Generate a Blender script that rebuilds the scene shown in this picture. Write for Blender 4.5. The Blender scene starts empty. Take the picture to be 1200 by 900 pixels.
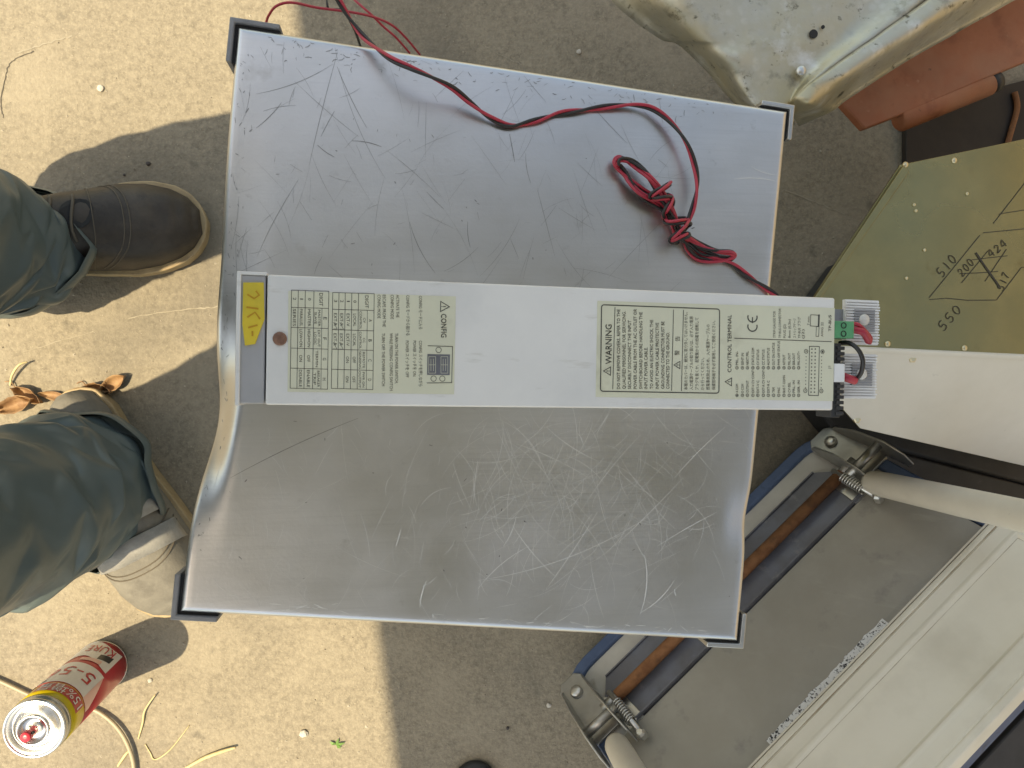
import bpy, bmesh, math, random
from mathutils import Vector, Matrix, noise
R = math.radians
rnd = random.Random(7)
sc = bpy.context.scene
col = sc.collection

# ------------------------------------------------------------------ camera
CAM_H = 1.06
UPC = Vector((.137, -.007, .9905)).normalized()          # world up seen from the camera
XC = (Vector((1, 0, 0)) - UPC * UPC.x).normalized()
YC = UPC.cross(XC)
ROT = Matrix((XC, YC, UPC))                               # camera axes -> world
cam = bpy.data.cameras.new('camera')
cam.sensor_width = 36.0
cam.lens = 27.0
cam.clip_start = .02
cam.clip_end = 500
camo = bpy.data.objects.new('camera', cam)
col.objects.link(camo)
camo.matrix_world = Matrix.Translation((0, 0, CAM_H)) @ ROT.to_4x4()
sc.camera = camo

# ------------------------------------------------------------------ light
SUN_EL = R(66)
SHX, SHY = .93, .37                                       # shadows fall this way on the ground
world = bpy.data.worlds.new('World')
sc.world = world
world.use_nodes = True
wn = world.node_tree
sky = wn.nodes.new('ShaderNodeTexSky')
sky.sky_type = 'NISHITA'
sky.sun_disc = False
sky.sun_elevation = SUN_EL
sky.sun_rotation = math.atan2(-SHX, -SHY)
sky.air_density = 1.0
sky.dust_density = 1.4
sky.ozone_density = .6
bg = wn.nodes['Background']
wn.links.new(sky.outputs[0], bg.inputs[0])
bg.inputs[1].default_value = .15
sun = bpy.data.lights.new('sun', 'SUN')
sun.energy = 2.9
sun.angle = R(.55)
sun.color = (1.0, .95, .87)
suno = bpy.data.objects.new('sun', sun)
col.objects.link(suno)
sdir = Vector((SHX * math.cos(SUN_EL), SHY * math.cos(SUN_EL), -math.sin(SUN_EL)))
suno.rotation_euler = sdir.to_track_quat('-Z', 'Y').to_euler()
suno.location = (-2, -1, 4)
sc.view_settings.view_transform = 'Standard'
sc.view_settings.look = 'None'
sc.view_settings.exposure = 1.15
sc.view_settings.gamma = 1.0
sc.view_settings.use_white_balance = True
sc.view_settings.white_balance_temperature = 9300
sc.view_settings.white_balance_tint = 6


# ------------------------------------------------------------------ helpers
def ray(u, v):
    return (ROT @ Vector((u - 600, 450 - v, -900))).normalized()


CAM = Vector((0, 0, CAM_H))


def P(u, v, z):
    """point of the place at height z seen at photograph coordinates u, v"""
    d = ray(u, v)
    return CAM + d * ((z - CAM_H) / d.z)


def on_plane(u, v, o, n):
    d = ray(u, v)
    return CAM + d * ((o - CAM).dot(n) / d.dot(n))


def V(*a):
    return Vector(a)


def link(o, parent=None):
    col.objects.link(o)
    if parent is not None:
        o.parent = parent
        o.matrix_parent_inverse = parent_world(parent).inverted()
    return o


def parent_world(p):
    m = p.matrix_basis.copy()
    if p.parent is not None:
        m = parent_world(p.parent) @ p.matrix_parent_inverse @ m
    return m


def thing(name, label, cat, loc=(0, 0, 0), group=None):
    o = bpy.data.objects.new(name, None)
    o.location = loc
    o.empty_display_size = .02
    col.objects.link(o)
    tag(o, label, cat, group)
    return o


def tag(o, label, cat, group=None):
    o['label'] = label
    o['category'] = cat
    if group:
        o['group'] = group
    return o


def structure(o):
    o['kind'] = 'structure'
    return o


def obj(name, verts, faces, mat, parent=None, smooth=False, bevel=0, seg=2, sub=0, angle=40, solid=0):
    me = bpy.data.meshes.new(name)
    me.from_pydata([tuple(v) for v in verts], [], faces)
    me.validate()
    bm = bmesh.new()
    bm.from_mesh(me)
    bmesh.ops.recalc_face_normals(bm, faces=bm.faces)
    bm.to_mesh(me)
    bm.free()
    o = bpy.data.objects.new(name, me)
    if mat:
        me.materials.append(mat)
    link(o, parent)
    if solid:
        m = o.modifiers.new('solid', 'SOLIDIFY')
        m.thickness = solid
        m.offset = -1
    if bevel:
        m = o.modifiers.new('bevel', 'BEVEL')
        m.width = bevel
        m.segments = seg
        m.limit_method = 'ANGLE'
        m.angle_limit = R(35)
    if sub:
        m = o.modifiers.new('sub', 'SUBSURF')
        m.levels = m.render_levels = sub
    if smooth or bevel:
        for p in me.polygons:
            p.use_smooth = True
        try:
            me.set_sharp_from_angle(angle=R(180 if smooth is True and not bevel else angle))
        except Exception:
            pass
    return o


class MB:
    """collects shapes that belong to ONE part"""
    def __init__(s):
        s.v, s.f = [], []

    def add(s, verts, faces):
        k = len(s.v)
        s.v += [Vector(x) for x in verts]
        s.f += [tuple(i + k for i in f) for f in faces]
        return s

    def box(s, o, ex, ey, ez):
        """corner-centred box: centre o, half vectors ex ey ez"""
        o, ex, ey, ez = Vector(o), Vector(ex), Vector(ey), Vector(ez)
        vs = [o + ex * a + ey * b + ez * c for c in (-1, 1) for b in (-1, 1) for a in (-1, 1)]
        return s.add(vs, [(0, 1, 3, 2), (4, 6, 7, 5), (0, 4, 5, 1), (2, 3, 7, 6), (0, 2, 6, 4), (1, 5, 7, 3)])

    def prism(s, poly, low):
        """poly: top outline; low: vector added for the bottom outline"""
        n = len(poly)
        vs = [Vector(p) for p in poly] + [Vector(p) + Vector(low) for p in poly]
        fs = [tuple(range(n)), tuple(range(2 * n - 1, n - 1, -1))]
        fs += [(i, i + n, (i + 1) % n + n, (i + 1) % n) for i in range(n)]
        return s.add(vs, fs)

    def tube(s, pts, r, seg=10, caps=True):
        pts = [Vector(p) for p in pts]
        n = len(pts)
        rr = r if isinstance(r, (list, tuple)) else [r] * n
        t0 = (pts[1] - pts[0]).normalized()
        up = Vector((0, 0, 1)) if abs(t0.z) < .9 else Vector((1, 0, 0))
        a = t0.cross(up).normalized()
        vs, fs = [], []
        for i, p in enumerate(pts):
            t = (pts[min(i + 1, n - 1)] - pts[max(i - 1, 0)])
            t = t.normalized() if t.length > 1e-9 else t0
            a = a - t * a.dot(t)
            a = a.normalized() if a.length > 1e-6 else t.orthogonal().normalized()
            b = t.cross(a)
            for k in range(seg):
                an = 2 * math.pi * k / seg
                vs.append(p + (a * math.cos(an) + b * math.sin(an)) * rr[i])
        for i in range(n - 1):
            for k in range(seg):
                fs.append((i * seg + k, i * seg + (k + 1) % seg, (i + 1) * seg + (k + 1) % seg, (i + 1) * seg + k))
        if caps:
            fs.append(tuple(range(seg - 1, -1, -1)))
            fs.append(tuple(range((n - 1) * seg, n * seg)))
        return s.add(vs, fs)

    def lathe(s, c, prof, seg=32, ax=None):
        """prof: (radius, height) pairs, around +z at c"""
        c = Vector(c)
        vs, fs = [], []
        for (r, h) in prof:
            for k in range(seg):
                an = 2 * math.pi * k / seg
                q = Vector((r * math.cos(an), r * math.sin(an), h))
                vs.append(c + (ax @ q if ax else q))
        n = len(prof)
        for i in range(n - 1):
            for k in range(seg):
                fs.append((i * seg + k, i * seg + (k + 1) % seg, (i + 1) * seg + (k + 1) % seg, (i + 1) * seg + k))
        fs.append(tuple(range(seg - 1, -1, -1)))
        fs.append(tuple(range((n - 1) * seg, n * seg)))
        return s.add(vs, fs)

    def strip(s, pts, w, up):
        """flat ribbon of width w through pts, lying square to up"""
        pts = [Vector(p) for p in pts]
        up = Vector(up)
        n = len(pts)
        vs = []
        for i, p in enumerate(pts):
            t = (pts[min(i + 1, n - 1)] - pts[max(i - 1, 0)]).normalized()
            sd = up.cross(t).normalized()
            ww = (w[i] if isinstance(w, (list, tuple)) else w) * .5
            vs += [p - sd * ww, p + sd * ww]
        return s.add(vs, [(2 * i, 2 * i + 1, 2 * i + 3, 2 * i + 2) for i in range(n - 1)])

    def build(s, name, mat, parent=None, **k):
        return obj(name, s.v, s.f, mat, parent, **k)


def spline(pts, per=8):
    pts = [Vector(p) for p in pts]
    out = []
    n = len(pts)
    for i in range(n - 1):
        p0, p1, p2, p3 = pts[max(i - 1, 0)], pts[i], pts[i + 1], pts[min(i + 2, n - 1)]
        for k in range(per):
            t = k / per
            out.append(.5 * ((2 * p1) + (p2 - p0) * t + (2 * p0 - 5 * p1 + 4 * p2 - p3) * t * t + (3 * p1 - p0 - 3 * p2 + p3) * t ** 3))
    out.append(pts[-1])
    return out


def nz(x, y=0, z=0):
    return noise.noise(Vector((x, y, z)))


def smoothstep(a, b, x):
    t = max(0, min(1, (x - a) / (b - a)))
    return t * t * (3 - 2 * t)


# ------------------------------------------------------------------ materials
def material(name, c1, c2=None, scale=40, rough=.5, metal=0, bump=0, bscale=None, rvar=0, detail=6, contrast=(.35, .65),
             spec=.5, coat=0, extra=None, stretch=None, bdist=.001):
    m = bpy.data.materials.new(name)
    m.use_nodes = True
    t = m.node_tree
    b = t.nodes['Principled BSDF']
    b.inputs['Roughness'].default_value = rough
    b.inputs['Metallic'].default_value = metal
    b.inputs['Specular IOR Level'].default_value = spec
    b.inputs['Coat Weight'].default_value = coat
    b.inputs['Base Color'].default_value = (*c1, 1)
    tc = t.nodes.new('ShaderNodeTexCoord')
    vec = tc.outputs['Object']
    if stretch:
        mp = t.nodes.new('ShaderNodeMapping')
        mp.inputs['Scale'].default_value = stretch[:3]
        if len(stretch) > 3:
            mp.inputs['Rotation'].default_value = (0, 0, stretch[3])
        t.links.new(vec, mp.inputs[0])
        vec = mp.outputs[0]
    nt = t.nodes.new('ShaderNodeTexNoise')
    nt.inputs['Scale'].default_value = scale
    nt.inputs['Detail'].default_value = detail
    nt.inputs['Roughness'].default_value = .65
    t.links.new(vec, nt.inputs['Vector'])
    if c2:
        cr = t.nodes.new('ShaderNodeValToRGB')
        cr.color_ramp.elements[0].position = contrast[0]
        cr.color_ramp.elements[1].position = contrast[1]
        cr.color_ramp.elements[0].color = (*c1, 1)
        cr.color_ramp.elements[1].color = (*c2, 1)
        t.links.new(nt.outputs[0], cr.inputs[0])
        t.links.new(cr.outputs[0], b.inputs['Base Color'])
    if rvar:
        mr = t.nodes.new('ShaderNodeMapRange')
        mr.inputs[1].default_value = .3
        mr.inputs[2].default_value = .7
        mr.inputs[3].default_value = rough - rvar
        mr.inputs[4].default_value = rough + rvar
        n3 = t.nodes.new('ShaderNodeTexNoise')
        n3.inputs['Scale'].default_value = scale * .6
        n3.inputs['Detail'].default_value = 5
        t.links.new(vec, n3.inputs['Vector'])
        t.links.new(n3.outputs[0], mr.inputs[0])
        t.links.new(mr.outputs[0], b.inputs['Roughness'])
    if bump:
        n2 = t.nodes.new('ShaderNodeTexNoise')
        n2.inputs['Scale'].default_value = bscale or scale * 3
        n2.inputs['Detail'].default_value = 6
        t.links.new(vec, n2.inputs['Vector'])
        bp = t.nodes.new('ShaderNodeBump')
        bp.inputs['Strength'].default_value = bump
        bp.inputs['Distance'].default_value = bdist
        t.links.new(n2.outputs[0], bp.inputs['Height'])
        t.links.new(bp.outputs[0], b.inputs['Normal'])
    if extra:
        extra(m, t, b, vec)
    return m


def over(t, b, vec, scale, col, lo, hi, detail=5, kind='noise', stretch=None):
    """lays a second tone over the base colour where a noise is high"""
    src = b.inputs['Base Color'].links[0].from_socket if b.inputs['Base Color'].links else None
    if kind == 'noise':
        n = t.nodes.new('ShaderNodeTexNoise')
        n.inputs['Detail'].default_value = detail
        n.inputs['Roughness'].default_value = .6
    else:
        n = t.nodes.new('ShaderNodeTexVoronoi')
    n.inputs['Scale'].default_value = scale
    if stretch:
        mp = t.nodes.new('ShaderNodeMapping')
        mp.inputs['Scale'].default_value = stretch[:3]
        mp.inputs['Rotation'].default_value = (0, 0, stretch[3] if len(stretch) > 3 else 0)
        t.links.new(vec, mp.inputs[0])
        t.links.new(mp.outputs[0], n.inputs['Vector'])
    else:
        t.links.new(vec, n.inputs['Vector'])
    mr = t.nodes.new('ShaderNodeMapRange')
    mr.inputs[1].default_value = lo
    mr.inputs[2].default_value = hi
    t.links.new(n.outputs[0], mr.inputs[0])
    mx = t.nodes.new('ShaderNodeMix')
    mx.data_type = 'RGBA'
    t.links.new(mr.outputs[0], mx.inputs[0])
    if src:
        t.links.new(src, mx.inputs[6])
    else:
        mx.inputs[6].default_value = b.inputs['Base Color'].default_value
    mx.inputs[7].default_value = (*col, 1)
    t.links.new(mx.outputs[2], b.inputs['Base Color'])


M = {}


def concrete_extra(m, t, b, vec):
    over(t, b, vec, 330, (0.348, 0.303, 0.220), .52, .74, 6)          # pale sand grains
    over(t, b, vec, 150, (0.141, 0.122, 0.092), .60, .78, 6)         # dark aggregate
    over(t, b, vec, 9, (.33, .287, .213), .48, .80, 7)
    over(t, b, vec, 3.2, (0.155, 0.137, 0.107), .50, .74, 7)         # broad stains
    over(t, b, vec, 24, (0.126, 0.111, 0.085), .62, .76, 7)           # blotches
    over(t, b, vec, 60, (0.333, 0.296, 0.220), .66, .80, 6)           # worn pale patches
    over(t, b, vec, 520, (0.488, 0.444, 0.341), .70, .77, 2)          # sparse pale flecks


M['concrete'] = material('concrete', (.195, .167, .123), (.300, .260, .192), 115, .9, bump=.7, bscale=210, contrast=(.35, .65), detail=9, extra=concrete_extra, bdist=.002)


def panel_extra(m, t, b, vec):
    over(t, b, vec, 9, (.52, .515, .51), .45, .75, 5)
    over(t, b, vec, 60, (.45, .44, .43), .66, .80, 5)
    over(t, b, vec, 9, (.57, .567, .56), .45, .85, 7, stretch=(1, 5, 1, .097))       # rolling grain along the sheet
    over(t, b, vec, 120, (.595, .595, .595), .48, .75, 3, stretch=(.15, 5, 1, .097))
    over(t, b, vec, 17, (.40, .38, .35), .66, .82, 7)                                  # grime


M['panel'] = material('satin_steel', (.63, .63, .63), (.68, .68, .68), 18, .37, 1.0, bump=.06, bscale=500, rvar=.08, extra=panel_extra)
M['scratch_dark'] = material('dark_scratch', (.24, .235, .23), (.36, .355, .35), 90, .5, .7)
M['scratch_light'] = material('bare_metal_scratch', (.80, .80, .78), (.70, .70, .68), 60, .6, .6)
M['bracket'] = material('grey_bracket', (.20, .20, .205), (.26, .26, .265), 60, .5, .2, bump=.1)
M['bracket_bright'] = material('bright_bracket', (.55, .55, .53), (.45, .45, .44), 60, .4, .9)
M['gap'] = material('dark_gap', (.02, .02, .02), None, rough=.8)
M['rubber'] = material('black_rubber', (.02, .02, .02), (.035, .035, .035), 50, .7)


def white_extra(m, t, b, vec):
    over(t, b, vec, 9, (.62, .62, .61), .50, .78, 7)
    over(t, b, vec, 30, (.40, .40, .40), .68, .80, 7)
    over(t, b, vec, 22, (.52, .50, .45), .62, .80, 7, stretch=(1, 5, 1, .3))


M['white'] = material('white_enamel', (.775, .765, .74), (.735, .725, .705), 22, .42, bump=.05, bscale=700, extra=white_extra)
M['bezel'] = material('grey_bezel', (.36, .36, .37), (.41, .41, .42), 20, .5, bump=.08, bscale=600)
M['label'] = material('cream_label', (.70, .69, .53), (.65, .64, .50), 30, .33, extra=lambda m, t, b, v: over(t, b, v, 40, (.52, .50, .38), .60, .85))
M['ink'] = material('label_ink', (.045, .045, .04), (.08, .08, .07), 120, .6)
M['ink_soft'] = material('label_ink_faded', (.17, .165, .125), (.22, .21, .16), 120, .6)
M['tape'] = material('yellow_tape', (.75, .55, .05), (.62, .47, .05), 60, .55, bump=.4, bscale=160)
M['tape_ink'] = material('orange_pen', (.55, .28, .02), None, rough=.6)
M['copper'] = material('brown_badge', (.20, .10, .07), (.30, .17, .12), 300, .45, .5, bump=.5, bscale=900)
M['red_wire'] = material('red_pvc', (.42, .028, .055), (.52, .04, .07), 30, .38)
M['black_wire'] = material('black_pvc', (.018, .016, .016), (.03, .028, .028), 30, .42)
M['green'] = material('green_terminal', (.07, .30, .14), (.09, .36, .17), 80, .4)
M['dark'] = material('black_plastic', (.018, .018, .019), (.035, .035, .036), 25, .48, bump=.1, extra=lambda m, t, b, v: over(t, b, v, 30, (.09, .09, .09), .66, .78))
M['ribbed'] = material('ribbed_nylon', (.82, .82, .81), (.75, .75, .75), 60, .4)
M['ribbed_grey'] = material('grey_contact', (.30, .30, .31), (.36, .36, .37), 60, .4, .4)


def gold_extra(m, t, b, vec):
    over(t, b, vec, 6, (.27, .26, .14), .42, .72, 5)
    over(t, b, vec, 30, (.23, .19, .09), .62, .80, 6)


M['gold'] = material('yellow_chromate', (.34, .295, .145), (.27, .235, .115), 12, .30, .95, bump=.05, rvar=.07, extra=gold_extra)
M['gold_bright'] = material('chromate_screw', (.70, .62, .42), None, rough=.3, metal=.9)
M['ivory'] = material('ivory_enamel', (.78, .74, .65), (.70, .66, .57), 7, .42, bump=.03, extra=lambda m, t, b, v: over(t, b, v, 40, (.45, .42, .36), .68, .82))
M['marker'] = material('marker_pen', (.05, .042, .028), None, rough=.6)


def galv_extra(m, t, b, vec):
    over(t, b, vec, 120, (.50, .475, .39), .25, .6, kind='voronoi')
    over(t, b, vec, 9, (.52, .45, .29), .40, .66, 6)
    over(t, b, vec, 45, (.24, .22, .17), .57, .74, 6)
    over(t, b, vec, 24, (.68, .67, .62), .60, .74, 5)
    over(t, b, vec, 110, (.13, .115, .08), .62, .72, 5)
    over(t, b, vec, 5, (.33, .30, .22), .50, .75, 7)


M['galv'] = material('galvanised_steel', (.58, .555, .475), (.44, .42, .355), 34, .46, .7, bump=.35, bscale=240, rvar=.12, extra=galv_extra)
M['red_oxide'] = material('red_oxide_paint', (.33, .105, .05), (.40, .14, .07), 16, .62, bump=.15, bscale=200,
                          extra=lambda m, t, b, v: (over(t, b, v, 22, (.22, .065, .03), .55, .75), over(t, b, v, 60, (.50, .24, .16), .66, .80), over(t, b, v, 7, (.36, .19, .12), .45, .75, 7), over(t, b, v, 90, (.10, .05, .03), .68, .78)))
M['blue'] = material('blue_edging', (.055, .09, .17), (.08, .125, .22), 20, .5, extra=lambda m, t, b, v: over(t, b, v, 50, (.03, .045, .08), .58, .75))
M['cream_board'] = material('dirty_white_board', (.56, .53, .47), (.46, .43, .38), 14, .7, extra=lambda m, t, b, v: over(t, b, v, 40, (.33, .29, .23), .62, .80))


def channel_extra(m, t, b, vec):
    over(t, b, vec, 14, (.21, .225, .27), .45, .66, 6)
    over(t, b, vec, 30, (.40, .39, .38), .60, .80, 6)


M['channel'] = material('blue_grey_steel', (.15, .15, .165), (.20, .20, .22), 18, .5, .5, bump=.15, extra=channel_extra)
M['rust'] = material('rusty_rod', (.17, .065, .025), (.27, .12, .05), 60, .85, bump=.5, bscale=300, extra=lambda m, t, b, v: over(t, b, v, 40, (.11, .05, .025), .55, .72))


def board_extra(m, t, b, vec):
    over(t, b, vec, 5, (.36, .33, .27), .42, .72, 6)
    over(t, b, vec, 22, (.20, .19, .175), .60, .80, 6)
    over(t, b, vec, 12, (.42, .39, .33), .62, .80, 6, stretch=(1, 6, 1, R(45)))


M['board'] = material('grey_underside', (.38, .355, .305), (.33, .31, .265), 20, .5, .2, bump=.08, extra=board_extra)
M['steel'] = material('worn_plated_steel', (.38, .365, .335), (.46, .45, .42), 40, .45, .85, bump=.15, rvar=.1, extra=lambda m, t, b, v: over(t, b, v, 45, (.17, .13, .09), .62, .8))
M['steel_bright'] = material('bright_plated_steel', (.68, .67, .63), (.58, .57, .54), 60, .35, .9)
M['cream_tube'] = material('cream_leg_paint', (.70, .64, .53), (.63, .57, .47), 16, .42, bump=.05, extra=lambda m, t, b, v: over(t, b, v, 60, (.25, .19, .13), .70, .80))


def cream_extra(m, t, b, vec):
    over(t, b, vec, 12, (.60, .54, .43), .50, .80, 6)
    over(t, b, vec, 70, (.42, .34, .24), .74, .82, 6)


M['cream'] = material('cream_moulding', (.76, .70, .58), (.71, .65, .53), 9, .5, bump=.05, extra=cream_extra)
M['grime'] = material('brown_grime', (.26, .18, .11), (.40, .31, .21), 90, .8)
M['glue'] = material('peeled_tape', (.75, .74, .71), (.03, .03, .03), 330, .7, contrast=(.54, .58), detail=3, bump=.5, bscale=500)
M['leather'] = material('brown_leather', (.032, .025, .018), (.062, .048, .035), 26, .55, bump=.35, bscale=300,
                        extra=lambda m, t, b, v: (over(t, b, v, 16, (.10, .08, .058), .56, .80), over(t, b, v, 80, (.02, .015, .012), .6, .78)))
M['suede'] = material('grey_suede', (.15, .138, .115), (.215, .20, .165), 30, .75, bump=.4, bscale=350, extra=lambda m, t, b, v: over(t, b, v, 22, (.09, .08, .066), .55, .78))
M['gum'] = material('tan_sole', (.33, .24, .13), (.43, .32, .18), 40, .6, bump=.3, bscale=250, extra=lambda m, t, b, v: over(t, b, v, 60, (.16, .11, .06), .58, .76))
M['stitch'] = material('boot_stitching', (.12, .10, .075), None, rough=.8)
M['strap'] = material('grey_strap', (.27, .26, .235), (.36, .345, .31), 60, .75, bump=.4, bscale=400, extra=lambda m, t, b, v: over(t, b, v, 50, (.22, .20, .18), .6, .8))


def cloth_extra(m, t, b, vec):
    over(t, b, vec, 9, (.12, .145, .135), .45, .80, 4)
    over(t, b, vec, 40, (.17, .185, .165), .68, .85, 6)


M['cloth'] = material('teal_nylon', (.080, .112, .114), (.105, .138, .136), 10, .40, bump=.12, bscale=45, extra=cloth_extra, spec=.55)
M['worn'] = material('pale_sunlit_edge', (.55, .58, .56), (.42, .46, .45), 60, .7)  # pale tone puts sunlight on the hem into the colour
M['can_red'] = material('can_red', (.50, .02, .035), (.46, .02, .03), 30, .28)
M['can_white'] = material('can_white', (.72, .70, .66), (.66, .64, .60), 40, .3)
M['can_yellow'] = material('can_yellow', (.70, .50, .02), (.64, .46, .02), 30, .28)
M['can_pink'] = material('can_pink', (.72, .42, .36), None, rough=.3)
M['can_black'] = material('can_black', (.03, .03, .03), None, rough=.3)
M['can_metal'] = material('tin_plate', (.66, .66, .65), (.58, .58, .57), 50, .26, .95, bump=.05)
M['nozzle'] = material('red_nozzle', (.60, .03, .06), (.55, .04, .06), 50, .3)
M['hose'] = material('tan_hose', (.33, .28, .19), (.40, .34, .23), 30, .45, extra=lambda m, t, b, v: over(t, b, v, 60, (.25, .20, .12), .6, .8))
M['leaf'] = material('dry_leaf', (.20, .105, .05), (.40, .25, .13), 60, .7, bump=.4, bscale=200)
M['straw'] = material('dry_straw', (.50, .40, .20), (.60, .50, .28), 90, .65)
M['green_leaf'] = material('green_sprout', (.10, .20, .04), (.14, .26, .06), 90, .6)
M['pebble'] = material('pale_pebble', (.55, .52, .46), (.42, .39, .33), 200, .8)
M['grit'] = material('loose_grit', (.16, .135, .10), (.50, .45, .36), 60, .9)
M['dark_pebble'] = material('dark_pebble', (.06, .05, .045), None, rough=.8)
M['floor_mark'] = material('chalky_scrape', (.36, .32, .25), (.30, .265, .20), 90, .9)
M['crack'] = material('crack_line', (.06, .05, .04), (.11, .095, .075), 90, .9)
M['shade_brown'] = material('deep_shade_brown', (.018, .013, .010), (.03, .022, .016), 20, .6, .2, bump=.2, extra=lambda m, t, b, v: over(t, b, v, 25, (.10, .06, .03), .66, .8))
M['bounce_wall'] = material('tan_bounce_plaster', (.46, .37, .26), (.40, .32, .22), 3, .85)
M['roof'] = material('roof_sheet', (.34, .42, .52), (.30, .37, .46), 3, .55, .2)

# ------------------------------------------------------------------ setting: ground and the roof edge that shades it
g = structure(obj('ground', [(-60, -60, 0), (60, -60, 0), (60, 60, 0), (-60, 60, 0)], [(0, 1, 2, 3)], M['concrete']))
ROOF_Z = 2.15
off = Vector((SHX, SHY, 0)).normalized() * (ROOF_Z / math.tan(SUN_EL))
ra = P(343, 0, 0) - off
rb = P(462, 900, 0) - off
rd = (rb - ra).normalized()
ra.z = rb.z = ROOF_Z
ROOF_TOP = .60                                           # how far the roof reaches past the camera, towards +y
r0 = ra + rd * ((ROOF_TOP - ra.y) / rd.y)
r1 = ra + rd * ((-1.2 - ra.y) / rd.y)
structure(MB().prism([r0, r1, V(1.3, -1.2, ROOF_Z), V(1.3, ROOF_TOP, ROOF_Z)], (0, 0, .04)).build('roof', M['roof']))
structure(MB().prism([V(2.4, -2.6, 2.2), V(2.5, -2.6, 2.2), V(2.5, 2.6, 2.2), V(2.4, 2.6, 2.2)], (0, 0, -2.2)).build('bounce_wall', M['bounce_wall']))  # unseen wall, added to bounce warm light onto the right side
#NEXT

# ------------------------------------------------------------------ the dented steel cabinet
ZT = .505
c_tl, c_tr, c_br, c_bl = P(283, 30, ZT), P(928, 130, ZT), P(862, 752, ZT), P(205, 718, ZT)
CX = ((c_tr - c_tl) + (c_br - c_bl)).normalized()
CY = Vector((0, 0, 1)).cross(CX).normalized()             # towards the top of the picture
CW = ((c_tr - c_tl).length + (c_br - c_bl).length) / 2
CH = ((c_tl - c_bl).length + (c_tr - c_br).length) / 2
CC = (c_tl + c_tr + c_br + c_bl) / 4
CO = CC - CX * CW / 2 + CY * CH / 2                       # top-left corner; a runs right, b runs down


def dent(a, b):
    """(inward shift along a, drop) of the battered panel at a, b"""
    dz = dx = 0
    dep = .021 * math.exp(-((b - .275) / .048) ** 2) + .007 * math.exp(-((b - .18) / .075) ** 2)
    ext = .026 + .016 * math.exp(-((b - .15) / .09) ** 2)
    f = max(0, 1 - max(a, 0) / ext)
    f = f * f * (3 - 2 * f) * .75 + f * f * .25
    dz += dep * f
    dx += dep * .35 * f
    dep = .0024 * math.exp(-((b - .315) / .020) ** 2)
    f = max(0, 1 - max(CW - a, 0) / .022)
    f = f * f * (3 - 2 * f)
    dz += dep * f
    dx -= dep * .6 * f
    dz += .00035 * nz(a * 7, b * 7) + .00004 * nz(a * 40, b * 40, 3)
    return dx, dz


def cab(a, b, up=0):
    dx, dz = dent(a, b)
    return CO + CX * (a + dx) - CY * b + Vector((0, 0, up - dz))


cabinet = thing('equipment_cabinet', 'large scratched grey steel cabinet with dented left edge, under the long white unit', 'cabinet', (CC.x, CC.y, 0))
SK = .12


def prof(L):
    """positions and drops across the panel, wrapped over both edges"""
    r = .0045
    out = []
    n = 110
    for k in range(6, 0, -1):
        out.append((0, r + (SK - r) * k / 6))
    for k in range(6):
        an = math.pi / 2 * k / 6
        out.append((r - r * math.cos(an), r - r * math.sin(an)))
    for k in range(n + 1):
        out.append((r + (L - 2 * r) * k / n, 0))
    return out + [(L - p, d) for p, d in out[11::-1]]


pa, pb = prof(CW), prof(CH)
vs, fs = [], []
for j, (b, db) in enumerate(pb):
    for i, (a, da) in enumerate(pa):
        dx, dz = dent(a, b)
        d = max(da, db)
        k = max(0, 1 - d / SK)
        vs.append(CO + CX * (a + dx * k) - CY * b + Vector((0, 0, -d - dz * k)))
na = len(pa)
for j in range(len(pb) - 1):
    for i in range(na - 1):
        if max(pa[i][1], pa[i + 1][1]) > .005 and max(pb[j][1], pb[j + 1][1]) > .005:
            continue
        fs.append((j * na + i, j * na + i + 1, (j + 1) * na + i + 1, (j + 1) * na + i))
top = obj('top_panel', vs, fs, M['panel'], cabinet, smooth=True)
ins = .003
for (o, e, nrm, L) in ((CC + CX * (CW / 2 - ins), CY, CX, CH), (CC - CX * (CW / 2 - ins), CY, CX, CH),
                       (CC + CY * (CH / 2 - ins), CX, CY, CW), (CC - CY * (CH / 2 - ins), CX, CY, CW)):
    c = Vector((o.x, o.y, .2075))
    MB().box(c, e * (L / 2 - .006), nrm * .002, V(0, 0, .1875)).build('side_panel', M['panel'], cabinet, bevel=.001)
for a in (.03, CW - .03):
    for b in (.03, CH - .03):
        q = CO + CX * a - CY * b
        MB().lathe((q.x, q.y, 0), [(.013, 0), (.015, .003), (.015, .021)], 16).build('foot', M['rubber'], cabinet, smooth=True, angle=40)


def corner(a, b, sa, sb, la, lb, mat, up):
    """L-shaped guard at a corner; sa, sb point outwards"""
    gp, th, h = .0022, .0036, .035
    o = CO + CX * (a + sa * (gp + th)) - CY * (b + sb * (gp + th)) + V(0, 0, up)
    ia, ib = -CX * sa, CY * sb
    poly = [o, o + ia * la, o + ia * la + ib * th, o + ia * th + ib * th, o + ia * th + ib * lb, o + ib * lb]
    br = MB().prism(poly, (0, 0, -h)).build('corner_bracket', mat, cabinet, bevel=.0008)
    p2 = [p + (ia + ib) * th for p in (o,)][0]
    g2 = MB()
    a0, b0 = p2, gp * .9
    g2.prism([a0, a0 + ia * (la - th), a0 + ia * (la - th) + ib * b0, a0 + ia * b0 + ib * b0, a0 + ia * b0 + ib * (lb - th), a0 + ib * (lb - th)], (0, 0, -.02))
    for v in g2.v:
        v.z -= .003
    g2.build('gap_fill', M['gap'], br)  # dark fill standing in for the shaded gap behind the bracket


corner(0, 0, -1, -1, .034, .031, M['bracket'], -.001)
corner(0, CH, -1, 1, .031, .032, M['bracket'], -.001)
corner(CW, 0, 1, -1, .027, .027, M['bracket_bright'], -.002)
corner(CW, CH, 1, 1, .030, .027, M['bracket_bright'], -.002)


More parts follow.
